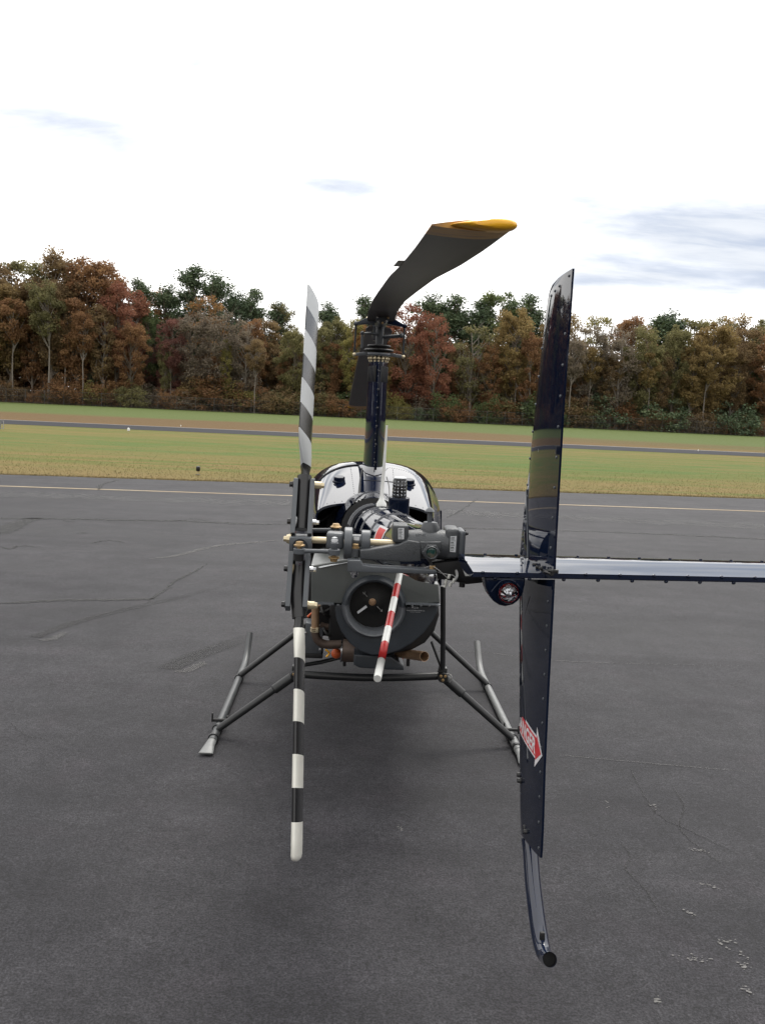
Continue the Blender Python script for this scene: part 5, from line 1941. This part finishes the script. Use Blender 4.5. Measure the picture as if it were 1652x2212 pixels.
# aft cross tube and legs
eL, eR = V((-0.4492, 3.9200, 0.3866)), V((0.4938, 3.9200, 0.4083))
bm = new()
tube(bm, smooth_path([eL, eL.lerp(eR, .25) - V(0, 0, .012), eL.lerp(eR, .5) - V(0, 0, .018), eL.lerp(eR, .75) - V(0, 0, .012), eR], 6), .0245, 18)
ct = obj("aft_cross_tube", bm, 'gear', heli)
for e, sx in ((eL, lsx), (eR, rsx)):
    foot = V(sx + (.012 if sx < 0 else -.012), 3.80, RS + .022)
    bm = new()
    tube(bm, [e, foot], [.0235, .0225], 18)
    leg = obj("aft_leg", bm, 'gear', heli)
    d_ = (foot - e).normalized()
    bm = new()
    tube(bm, [e + d_ * .03, e + d_ * .035, e + d_ * .17, e + d_ * .175], [.026, .031, .031, .026], 18)
    obj("leg_sleeve", bm, 'gear', leg)
    bm = new()
    cyl(bm, e + V(0, -.045, 0), e + V(0, .045, 0), .034, n=20, bev=.004)
    box(bm, e + V(0, 0, .03), (.055, .05, .06), bev=.006)
    obj("elbow_fitting", bm, 'gear', leg)
    for dx, dz in ((-.014, .012), (.014, .012), (0, -.014)):
        bm = new()
        bolt(bm, e + V(dx, -.045, dz), (0, -1, 0), .0075, .006)
        obj("elbow_bolt", bm, 'brass', leg)
# rivetless front legs
for q, sx in ((((-0.5472, 5.1200, 0.3252), ), lsx), (((0.5879, 5.1200, 0.3375), ), rsx)):
    top_ = V(q[0])
    foot = V(sx + (.005 if sx < 0 else -.005), 4.92, RS + .022)
    inn = top_ + (top_ - foot) * .28
    bm = new()
    tube(bm, [inn, foot], .0225, 18)
    obj("front_leg", bm, 'gear', heli)
bm = new()
tube(bm, [(-.42, 5.16, .40), (.42, 5.16, .40)], .0245, 14)
obj("front_cross_tube", bm, 'gear', heli)
# steel tube frame
bm = new()
tube(bm, [(0.4594, 3.8600, 1.0124), (0.4770, 3.8700, 0.7080), (0.4895, 3.8800, 0.4667)], .0165, 14)
obj("frame_tube", bm, 'gear', heli)
bm = new()
tube(bm, [(0.4214, 4.0000, 0.6114), (0.4818, 3.9000, 0.4724)], .0105, 12)
obj("frame_tube", bm, 'gear', heli)
bm = new()
tube(bm, [(-0.4236, 3.9500, 0.4349), (-0.2979, 4.0500, 0.4319), (-0.1760, 4.1500, 0.4395)], .0135, 12)
tube(bm, [(-0.1760, 4.1500, 0.4395), (-0.0751, 4.1500, 0.4540), (0.2099, 4.1500, 0.4587)], .010, 10)
obj("frame_tube", bm, 'gear', heli)
bm = new()
tube(bm, [(-0.4330, 3.8600, 0.8486), (-0.4312, 3.8700, 0.6737), (-0.4424, 3.8800, 0.4327)], .0165, 14)
obj("frame_tube", bm, 'gear', heli)
bm = new()
tube(bm, smooth_path([(0.5115, 3.8600, 0.4416), (0.5341, 3.8200, 0.4468), (0.5434, 3.8200, 0.4193), (0.5331, 3.8400, 0.3927)], 5), .004, 8)
obj("safety_wire", bm, 'wire', heli)


# ------------------------------------------------------------------ the wood across the field
def leaf_material(name, a, b3, c, trans=0.42):
    mt = bpy.data.materials.new(name)
    mt.use_nodes = True
    N = Nodes(mt.node_tree)
    pb = mt.node_tree.nodes['Principled BSDF']
    at = N.n('ShaderNodeAttribute', attribute_name='tone')
    oi = N.n('ShaderNodeObjectInfo')
    f = N.math('ADD', at.outputs['Fac'], N.math('MULTIPLY', N.math('SUBTRACT', oi.outputs['Random'], 0.5), 0.35), clamp=True)
    col = N.mix(N.ramp(f, 0.0, 0.55), a, b3)
    col = N.mix(N.ramp(f, 0.5, 1.0), col, c)
    N.put(pb.inputs['Base Color'], col)
    pb.inputs['Roughness'].default_value = 0.75
    pb.inputs['Specular IOR Level'].default_value = 0.2
    tr = N.n('ShaderNodeBsdfTranslucent')
    N.put(tr.inputs[0], col)
    ms = N.n('ShaderNodeMixShader')
    ms.inputs[0].default_value = trans
    N.put(ms.inputs[1], pb.outputs[0])
    N.put(ms.inputs[2], tr.outputs[0])
    N.put(mt.node_tree.nodes['Material Output'].inputs[0], ms.outputs[0])
    return mt


LEAF = {
    'rust': leaf_material("rust_leaves", (0.183, 0.104, 0.055), (0.256, 0.140, 0.071), (0.317, 0.189, 0.091)),
    'red': leaf_material("red_leaves", (0.183, 0.083, 0.055), (0.256, 0.110, 0.071), (0.305, 0.152, 0.091)),
    'maroon': leaf_material("maroon_leaves", (0.140, 0.073, 0.061), (0.201, 0.091, 0.076), (0.244, 0.128, 0.091)),
    'brown': leaf_material("brown_leaves", (0.152, 0.104, 0.059), (0.220, 0.152, 0.079), (0.275, 0.201, 0.098)),
    'golden': leaf_material("golden_brown_leaves", (0.183, 0.128, 0.059), (0.262, 0.189, 0.081), (0.329, 0.244, 0.104)),
    'orange': leaf_material("orange_leaves", (0.244, 0.128, 0.055), (0.329, 0.183, 0.073), (0.378, 0.232, 0.091)),
    'olive': leaf_material("olive_leaves", (0.128, 0.120, 0.059), (0.189, 0.177, 0.081), (0.244, 0.220, 0.098)),
    'yellow': leaf_material("yellow_leaves", (0.195, 0.183, 0.067), (0.268, 0.244, 0.085), (0.342, 0.287, 0.104)),
    'green': leaf_material("green_leaves", (0.073, 0.104, 0.046), (0.116, 0.152, 0.063), (0.159, 0.189, 0.078)),
    'pine': leaf_material("pine_needles", (0.073, 0.105, 0.061), (0.107, 0.146, 0.081), (0.146, 0.181, 0.095), 0.12),
    'grey': leaf_material("thin_grey_brown_leaves", (0.165, 0.134, 0.104), (0.220, 0.181, 0.134), (0.268, 0.220, 0.159)),
}
BARK = paint("grey_brown_bark", (0.14, 0.115, 0.09), 0.9, scale=1.2, var=0.35)
PALE = paint("pale_bark", (0.19, 0.165, 0.14), 0.9, scale=1.2, var=0.3)


def quads(centres, size, g, flat=0.0):
    """leaf-sized diamonds turned every way"""
    n = len(centres)
    a = g.normal(size=(n, 3))
    a /= np.linalg.norm(a, axis=1)[:, None]
    b2 = g.normal(size=(n, 3))
    b2[:, 2] *= (1 - flat)
    a[:, 2] *= (1 - flat)
    b2 -= a * (a * b2).sum(1)[:, None] / np.maximum((a * a).sum(1)[:, None], 1e-6)
    b2 /= np.linalg.norm(b2, axis=1)[:, None]
    s = size * g.uniform(0.6, 1.35, n)[:, None]
    q = np.empty((n, 4, 3))
    q[:, 0] = centres - a * s * .62
    q[:, 1] = centres + b2 * s * .40
    q[:, 2] = centres + a * s * .62
    q[:, 3] = centres - b2 * s * .40
    return q


def crown_mesh(name, kind, seed):
    """returns crown mesh and trunk mesh of a tree 20 m tall"""
    g = np.random.default_rng(seed)
    H = 20.0
    cl = []                                           # leaf clumps: x, y, z, radius, flatten, leaves
    limbs = []
    if kind in ('broad', 'tall', 'thin', 'dome', 'high'):
        rx, zc, rz, nc, lv = {'broad': (5.0, 12.0, 8.2, 110, 62), 'tall': (3.6, 12.6, 7.6, 92, 60),
                              'thin': (4.0, 11.5, 8.2, 74, 34), 'dome': (5.6, 10.4, 9.6, 125, 60), 'high': (3.4, 15.4, 4.4, 60, 60)}[kind]
        lean = g.normal(0, .5, 2)
        lob = [(g.uniform(0, 6.28), g.uniform(-.5, .9), g.uniform(.1, .35)) for _ in range(7)]
        for _ in range(nc):
            th = g.uniform(0, 2 * math.pi)
            cz = g.uniform(-1, 1)
            rr = g.uniform(.25, 1) ** 0.45
            bump_ = 1 + sum(k * math.exp(-((math.sin((th - t0) / 2)) ** 2 * 9 + (cz - c0) ** 2 * 5)) for t0, c0, k in lob) - .22
            sq = math.sqrt(max(0, 1 - cz * cz)) ** 0.75
            x, y, z = rx * rr * sq * math.cos(th) * bump_ + lean[0], rx * rr * sq * math.sin(th) * bump_ + lean[1], zc + rz * cz * (0.45 + .55 * rr) * (.9 + .1 * bump_)
            z = min(z, H + .3)
            cl.append((x, y, z, g.uniform(.7, 1.35), .62, int(lv * g.uniform(.5, 1.4))))
            if g.random() < .34:
                limbs.append((x, y, z))
        t_r, t_top = (.24 if kind == 'high' else .34), .88
        size = 0.31
        cl = [c[:5] + (int(c[5] * 2.3),) for c in cl]
    elif kind == 'pine':
        t_r, t_top, size = .30, .97, 0.26
        for k in range(48):
            z = H * g.uniform(.36, 1.0)
            f = (z / H - .36) / .64
            L = g.uniform(.45, 1) * (3.5 * (1 - f) ** .7 + .45)
            th = g.uniform(0, 2 * math.pi)
            for j in (0.45, 0.75, 1.0):
                x, y = L * j * math.cos(th) + g.normal(0, .25), L * j * math.sin(th) + g.normal(0, .25)
                cl.append((x, y, z + .25 * j * L + g.normal(0, .2), g.uniform(.7, 1.25), .8, int(g.uniform(60, 115))))
            limbs.append((L * math.cos(th), L * math.sin(th), z + .2 * L))
    elif kind == 'cedar':
        t_r, t_top, size = .25, .95, 0.30
        for k in range(130):
            f = g.uniform(0, 1) ** 1.3
            z = H * (.06 + .94 * f)
            L = 3.6 * (1 - f) ** .8 + .25
            th = g.uniform(0, 2 * math.pi)
            rr = g.uniform(.5, 1.0)
            cl.append((L * rr * math.cos(th), L * rr * math.sin(th), z - .25 * L * rr, g.uniform(.55, 1.0), .35, int(g.uniform(25, 50))))
    elif kind == 'shrub':
        t_r, t_top, size = .30, .5, 0.75
        for k in range(70):
            th, u = g.uniform(0, 2 * math.pi), g.uniform(0, 1)
            rr = g.uniform(.2, 1) ** .5
            cl.append((9 * rr * math.cos(th), 9 * rr * math.sin(th), 1.0 + 18 * u * (1 - .55 * rr * rr), g.uniform(1.6, 3.2), .7, int(g.uniform(25, 60))))
    qs, tone = [], []
    for x, y, z, r, fl, n in cl:
        p = g.normal(size=(n, 3))
        p /= np.linalg.norm(p, axis=1)[:, None]
        p *= (g.uniform(0, 1, n) ** .5)[:, None] * r * 1.25
        p[:, 2] *= fl
        p += (x, y, z)
        qs.append(quads(p, size, g, .25))
        tone.append(np.clip(g.normal(g.uniform(.15, .85), .16, n), 0, 1))
    me = tri_object(name, np.concatenate(qs), LEAF['rust'], np.concatenate(tone), 4)
    bm = new()
    wob = [(g.normal(0, .18), g.normal(0, .18)) for _ in range(7)]
    wob[0] = (0, 0)
    tp = [(wob[i][0] * i / 3, wob[i][1] * i / 3, H * t_top * i / 6 - (.3 if i == 0 else 0)) for i in range(7)]
    tube(bm, tp, [t_r * (1.25 if i == 0 else 1 - .85 * i / 6) for i in range(7)], 7)
    for x, y, z in limbs:
        zb = max(H * .2, z - 1.1 * math.hypot(x, y) - g.uniform(0, 1.5))
        k = min(6, max(0, zb / (H * t_top) * 6))
        i = int(min(5, k))
        base = Vector(tp[i]).lerp(Vector(tp[i + 1]), k - i)
        mid = (base + V(x, y, z)) / 2 + V(g.normal(0, .3), g.normal(0, .3), -.25)
        tube(bm, [base, mid, (x, y, z)], [.13, .08, .03], 5, caps=False)
    if kind == 'thin':
        for _ in range(150):
            x, y, z, *_r = cl[g.integers(len(cl))]
            d = g.normal(0, 1, 3)
            d[2] = abs(d[2]) + .6
            tube(bm, [(x, y, z - 1), (x + d[0] * .5, y + d[1] * .5, z + d[2] * .5), (x + d[0], y + d[1], z + d[2] * 1.2)], [.035, .028, .012], 3, caps=False)
    tm = bpy.data.meshes.new("trunk")
    bm.to_mesh(tm)
    bm.free()
    tm.shade_smooth()
    tm.materials.append(BARK)
    return me, tm


PROTO = {}
for kind, cnt in (('broad', 4), ('tall', 3), ('thin', 3), ('dome', 2), ('high', 3), ('pine', 3), ('cedar', 1), ('shrub', 4)):
    PROTO[kind] = [crown_mesh("crown", kind, 100 + 17 * i + len(kind) * 1000) for i in range(cnt)]


def tree_y(x):
    """front edge of the wood"""
    return 152 + 0.035 * x


PXM = 1898.0


def ground_x(px, y):
    """lateral position of a point of the wood seen at this bearing"""
    return -0.155 + (y + 1.6) * ((px - 826) / PXM * 0.9989 + 0.0384 - 0.0090)


KIND_WORD = {'broad': 'broad-crowned tree', 'tall': 'tall slim tree', 'thin': 'sparse half-bare tree', 'dome': 'big dome-shaped tree', 'high': 'bare-trunked tree', 'pine': 'pine', 'cedar': 'conical cedar', 'shrub': 'low bush'}
COLOUR_WORD = {'rust': 'rust-brown', 'red': 'brick-red', 'maroon': 'maroon', 'brown': 'dull brown', 'golden': 'golden-brown', 'orange': 'orange', 'olive': 'olive', 'yellow': 'yellow-green', 'green': 'green', 'pine': 'dark green', 'grey': 'grey-brown'}
ZONES = [(-200, 130, 'at the far left of the wood'), (130, 300, 'under the highest part of the wood'), (300, 410, 'just right of the highest trees'),
         (410, 520, 'below the twin pine tops'), (520, 645, 'left of the striped tail rotor blade'), (645, 790, 'between tail rotor blade and rotor mast'),
         (790, 950, 'just right of the rotor mast'), (950, 1070, 'halfway between rotor mast and tall tail fin'), (1070, 1185, 'just left of the tall tail fin'),
         (1185, 1330, 'just right of the tall tail fin'), (1330, 1480, 'well right of the tall tail fin'), (1480, 2000, 'at the far right of the wood')]
forest = []


def tree(kind, colour, px, top, row, wide=1.0, bark=None):
    """a tree standing in row 0 (by the fence), 1 or 2 (behind); top: its height above the ground in metres"""
    y = tree_y(0) + row * 7.0 + random.uniform(-2.0, 2.0)
    x = ground_x(px, y)
    y += 0.035 * x
    cm, tm = random.choice(PROTO[kind])
    base = rise(y) - 0.05
    zone = next(z[2] for z in ZONES if z[0] <= px < z[1])
    name = {'pine': 'pine_tree', 'cedar': 'cedar_tree', 'shrub': 'bush'}.get(kind, 'tree')
    t = thing(name, '', 'bush' if kind == 'shrub' else 'tree', (x, y, base), 'bushes along the forest edge' if kind == 'shrub' else 'autumn trees of the wood')
    s = top / 20.0 * ((.955 if px > 300 else .925) * (.96 if kind == 'pine' else 1))
    t.scale = (s * wide, s * wide, s)
    t.rotation_euler = (0, 0, random.uniform(0, 6.28))
    c = bpy.data.objects.new("crown", cm)
    tk = bpy.data.objects.new("trunk", tm)
    for o in (c, tk):
        COL.objects.link(o)
        o.parent = t
    c.material_slots[0].link = 'OBJECT'
    c.material_slots[0].material = LEAF[colour]
    if bark is None and random.random() < .3:
        bark = PALE
    if bark is not None:
        tk.material_slots[0].link = 'OBJECT'
        tk.material_slots[0].material = bark
    c['kind'] = 'stuff'
    forest.append((t, kind, colour, zone, row, top, px))
    return t


def m_of(px, ytop, y):
    """height in metres of a tree whose top shows at this level above the far edge of the field"""
    base = 868 + 0.0466 * px + 5
    return (base - ytop) / PXM * (y + 1.6)


SPEC = [  # kind, colour, bearing, top level, row, width
    ('broad', 'rust', -30, 560, 1, 1.0), ('broad', 'brown', 35, 568, 1, .9), ('tall', 'olive', 85, 555, 1, 1.1), ('broad', 'brown', 125, 546, 1, .95),
    ('tall', 'brown', 165, 552, 1, 1.0), ('broad', 'rust', 215, 564, 1, .9), ('tall', 'rust', 250, 573, 1, .95), ('tall', 'red', 272, 600, 0, .8),
    ('tall', 'rust', 0, 640, 0, .9), ('tall', 'golden', 55, 610, 0, .9), ('tall', 'brown', 140, 600, 0, .8), ('tall', 'rust', 190, 640, 0, .9),
    ('tall', 'red', 300, 628, 1, .8), ('pine', 'pine', 318, 612, 2, 1.0), ('dome', 'green', 335, 668, 1, .6), ('pine', 'pine', 372, 618, 2, 1.2),
    ('broad', 'rust', 300, 700, 0, .8), ('dome', 'maroon', 388, 682, 0, .62), ('pine', 'pine', 424, 581, 2, 1.15), ('pine', 'pine', 474, 588, 2, 1.2),
    ('thin', 'orange', 452, 632, 1, .9), ('broad', 'rust', 350, 630, 2, .9), ('thin', 'grey', 425, 668, 0, 1.0), ('thin', 'grey', 490, 672, 0, 1.1),
    ('pine', 'pine', 515, 630, 2, 1.1), ('pine', 'pine', 550, 628, 2, 1.1), ('thin', 'grey', 540, 690, 0, 1.0), ('broad', 'brown', 580, 690, 1, .8),
    ('pine', 'pine', 605, 652, 2, 1.1), ('thin', 'olive', 600, 645, 2, .7), ('broad', 'olive', 640, 712, 0, .8), ('broad', 'rust', 555, 700, 1, .8),
    ('broad', 'rust', 680, 720, 1, .8), ('pine', 'pine', 708, 655, 2, 1.1), ('broad', 'olive', 725, 690, 1, .8), ('tall', 'olive', 700, 705, 0, .8),
    ('tall', 'yellow', 765, 690, 0, .62), ('pine', 'pine', 785, 642, 2, 1.2), ('tall', 'orange', 782, 700, 0, .6), ('tall', 'rust', 720, 740, 0, .8),
    ('dome', 'red', 880, 650, 0, .85), ('dome', 'red', 940, 676, 0, .7), ('pine', 'pine', 925, 628, 2, 1.25), ('pine', 'pine', 980, 636, 2, 1.4), ('pine', 'pine', 955, 650, 2, 1.2),
    ('thin', 'olive', 1022, 690, 0, 1.05), ('broad', 'green', 1072, 626, 2, .9), ('pine', 'pine', 1035, 648, 2, 1.4), ('pine', 'pine', 1140, 634, 2, 1.2), ('pine', 'pine', 1105, 650, 2, 1.2),
    ('broad', 'golden', 1112, 668, 0, .85), ('broad', 'rust', 1065, 740, 0, .8), ('broad', 'rust', 1150, 720, 0, .8), ('broad', 'brown', 990, 740, 1, .7),
    ('thin', 'golden', 1235, 664, 1, .7), ('thin', 'grey', 1270, 690, 0, 1.0), ('thin', 'grey', 1215, 700, 0, 1.0), ('cedar', 'pine', 1305, 718, 0, .75),
    ('thin', 'yellow', 1290, 668, 2, .8), ('broad', 'rust', 1370, 686, 2, .9), ('thin', 'grey', 1345, 700, 0, 1.1), ('broad', 'olive', 1410, 704, 0, .8),
    ('pine', 'pine', 1445, 664, 2, 1.5), ('broad', 'green', 1428, 680, 2, .7), ('thin', 'brown', 1400, 690, 1, 1.1), ('broad', 'olive', 1468, 698, 0, .8),
    ('broad', 'golden', 1545, 690, 0, .95), ('broad', 'olive', 1500, 680, 2, .9), ('broad', 'golden', 1590, 676, 2, .9), ('thin', 'olive', 1560, 668, 2, .8),
    ('broad', 'brown', 1615, 700, 1, .9), ('broad', 'olive', 1660, 686, 2, .9), ('broad', 'rust', 1690, 700, 0, .9), ('tall', 'golden', 1510, 720, 0, .8),
    ('tall', 'brown', 1320, 760, 0, .8), ('broad', 'rust', 1250, 770, 0, .7), ('tall', 'brown', 1440, 760, 0, .8), ('tall', 'golden', 1190, 690, 1, .8),
    ('tall', 'rust', 620, 760, 0, .8), ('tall', 'rust', 480, 770, 0, .8), ('cedar', 'pine', 232, 742, 0, .75), ('tall', 'olive', 372, 742, 0, .6),
    ('broad', 'brown', 845, 700, 1, .8), ('tall', 'golden', 830, 720, 0, .7), ('tall', 'rust', 100, 690, 0, .9), ('tall', 'brown', 245, 660, 0, .8),
    ('tall', 'yellow', 500, 735, 0, .5), ('tall', 'brown', 1600, 740, 0, .8), ('tall', 'brown', -60, 600, 0, .9), ('tall', 'golden', 1725, 700, 1, .9),
]
for kind, colour, px, ytop, row, wide in SPEC:
    tree(kind, colour, px, m_of(px, ytop, tree_y(0) + 7 * row), row, wide)
for px, colour, h_ in ((60, 'rust', 20.0), (133, 'olive', 23.5), (166, 'brown', 19.0), (18, 'brown', 17.5), (203, 'rust', 18.0), (384, 'maroon', 13.5), (1240, 'grey', 17.0),
                       (1282, 'golden', 16.0), (1330, 'brown', 15.0), (1415, 'golden', 15.5), (1541, 'golden', 17.5), (1120, 'golden', 14.0), (905, 'red', 14.0), (560, 'brown', 14.0)):
    tree('high', colour, px, h_ * .93, -0.3, .8, PALE)

mix = ['rust', 'brown', 'olive', 'golden', 'brown', 'rust', 'green', 'maroon', 'grey']
px = -70
while px < 1740:                                       # lower trees filling the middle of the wood
    tree(random.choice(('broad', 'tall', 'broad', 'thin')), random.choice(mix), px, random.uniform(9, 13.5), random.choice((1, 1, 2)), random.uniform(.8, 1.1))
    px += random.uniform(22, 40)
px = -60
while px < 1730:                                       # bushes and saplings at the fence
    colour = random.choice(['green', 'olive', 'rust', 'brown', 'brown', 'grey', 'yellow', 'rust', 'pine', 'brown'])
    t = tree('shrub', colour, px, random.uniform(2.5, 7.5), 0, random.uniform(.9, 1.4))
    t.location.y -= random.uniform(0, 2.5)
    px += random.uniform(12, 24)

# one label per tree: colour, kind and the landmark it stands by; ties are told apart by height and order
from collections import defaultdict
bag = defaultdict(list)
for rec in forest:
    bag[(rec[1], rec[2], rec[3])].append(rec)
ORD = ['first', 'second', 'third', 'fourth', 'fifth', 'sixth', 'seventh', 'eighth', 'ninth', 'tenth', 'eleventh', 'twelfth']
for (kind, colour, zone), recs in bag.items():
    word = KIND_WORD[kind]
    if len(recs) == 1:
        recs[0][0]['label'] = f"{COLOUR_WORD[colour]} {word} {zone}"
        continue
    for i, rec in enumerate(sorted(recs, key=lambda r: -r[5])):
        how = 'tallest' if i == 0 else ('lowest' if i == len(recs) - 1 else ORD[i] + '-tallest')
        rec[0]['label'] = f"{how} {COLOUR_WORD[colour]} {word} {zone}"

# the depth of the wood behind the trees one can tell apart
g = np.random.default_rng(5)
nq = 185000
wx = g.uniform(-175, 185, nq)
wy = g.uniform(177, 187, nq) + 0.035 * wx
prof_px = np.array([-150, 0, 100, 250, 285, 340, 420, 520, 600, 660, 720, 800, 900, 1080, 1160, 1230, 1380, 1440, 1560, 1800])
prof_h = np.array([285, 278, 288, 270, 235, 220, 225, 225, 200, 190, 205, 222, 225, 228, 215, 205, 195, 210, 215, 205]) - 22
hmax = np.interp(wx, [ground_x(p, 182) for p in prof_px], prof_h * 183 / PXM)
wz = hmax * g.uniform(0, 1, nq) ** 1.15 * (0.86 + 0.14 * np.sin(wx * .9) * np.sin(wx * .37)) + .45
# it runs on to both sides and closes round the airfield
n2 = 95000
th = g.uniform(R(-318), R(-42), n2) + math.pi / 2      # bearings outside the frame
rad = g.uniform(1.0, 1.07, n2)
ex, ey = 175 * rad * np.cos(th), 125 * rad * np.sin(th) + 20
side = np.abs(ex) > 100
hz = (28 + 3 * np.sin(th * 23) + 2.5 * np.sin(th * 61)) * g.uniform(0, 1, n2) ** .9
wx, wy, wz = np.concatenate([wx, ex]), np.concatenate([wy, ey]), np.concatenate([wz, hz])
size = np.concatenate([np.full(nq, .8), np.full(n2, 1.5)])[:, None]
nq += n2
me = tri_object("woodland", quads(np.stack([wx, wy, wz], 1), size, g), LEAF['brown'], np.clip(0.5 + .5 * np.sin(wx * .5) * np.sin(wx * .13 + wz * .2) + g.normal(0, .15, nq), 0, 1), 4)
o = bpy.data.objects.new("woodland", me)
COL.objects.link(o)
o['kind'] = 'stuff'

# chain-link fence along the edge of the wood
def fence_pt(x):
    y = tree_y(x) - 5.0
    return V(x, y, rise(y))


fence = thing("chain_link_fence", "grey chain-link fence with thin posts along the forest edge", "fence", fence_pt(0))
FM = paint("galvanised_wire", (0.075, 0.075, 0.07), 0.6, 0.0, scale=8)
bm = new()
tube(bm, [(0, 0, -.3), (0, 0, 2.15)], .035, 6)
ball(bm, (0, 0, 2.17), .05, 6)
pm = None
x = -72.0
while x < 84:
    if pm is None:
        o = obj("fence_post", bm, FM, None)
        pm = o
    else:
        o = pm.copy()
        COL.objects.link(o)
    o.parent = fence
    o.location = fence_pt(x) - fence.location
    x += 3.05
bm = new()
for z in (2.1, 1.1, 0.12):
    tube(bm, [fence_pt(-72) + V(0, 0, z), fence_pt(84) + V(0, 0, z)], .02, 4)
obj("rail", bm, FM, fence)
A, B = fence_pt(-72), fence_pt(84)
L = (B - A).length
nw = int(L / .10)
d = (B - A) / L
wires = []
for i in range(nw):
    for sgn in (1, -1):
        p = A + d * (i * .10)
        q = p + d * (sgn * 2.0) + V(0, 0, 2.05)
        w2 = d * .0022
        wires.append([p - w2 + V(0, .01 * sgn, .05), p + w2 + V(0, .01 * sgn, .05), q + w2 + V(0, .01 * sgn, 0), q - w2 + V(0, .01 * sgn, 0)])
me = tri_object("wire_mesh", np.array(wires), FM, None, 4)
o = bpy.data.objects.new("wire_mesh", me)
COL.objects.link(o)
o['kind'] = 'stuff'
hang(o, fence)

# small lights and a sign on the field
t = thing("taxiway_light", "small dark taxiway light on a stake in the grass", "light", (-4.5836, 24.1134, -0.0200))
p = t.location.copy()
bm = new()
cyl(bm, p, p + V(0, 0, .13), .012, n=8)
obj("stake", bm, 'cadmium', t)
bm = new()
lathe(bm, [(0, .11), (.045, .11), (.062, .14), (.062, .22), (.05, .25), (0, .262)], p, (0, 0, 1), 14)
obj("lamp_head", bm, 'black', t)
bm = new()
lathe(bm, [(0, 0), (.07, 0), (.07, .015), (0, .015)], p, (0, 0, 1), 12)
obj("base_plate", bm, 'soot', t)
for loc, lab in (((-14.1842, 54.3482, -0.0200), "white runway edge light before the left stretch of runway"),
                 ((-14.1593, 71.1284, -0.0100), "tiny pale edge light beyond the left stretch of runway"),
                 ((27.6603, 68.3083, -0.0100), "tiny pale edge light beside the runway right of the tail fin")):
    t = thing("runway_light", lab, "light", loc, "runway edge lights")
    p = t.location.copy()
    bm = new()
    cyl(bm, p, p + V(0, 0, .12), .03, n=8)
    obj("stem", bm, 'cadmium', t)
    bm = new()
    lathe(bm, [(0, .1), (.085, .1), (.085, .2), (.06, .27), (0, .30)], p, (0, 0, 1), 12)
    obj("lens", bm, 'white', t)
    if 'tiny' in lab:
        t.scale = (.5, .5, .5)
base = V((-19.9785, 48.2899, -0.0200))
t = thing("airfield_sign", "black sign panel with pale lattice end at the frame edge", "sign", base)
bm = new()
box(bm, base + V(-.15, 0, .33), (.75, .10, .50), bev=.01)
obj("panel", bm, 'black', t)
bm = new()
for dx in (.26, .42):
    box(bm, base + V(dx, 0, .34), (.025, .04, .46))
for dz in (.13, .34, .55):
    box(bm, base + V(.34, 0.003, dz), (.14, .03, .025))
obj("frame", bm, 'wire', t)
for dx in (-.4, .1):
    bm = new()
    cyl(bm, base + V(dx, 0, 0), base + V(dx, 0, .1), .02, n=8)
    obj("leg", bm, 'cadmium', t)
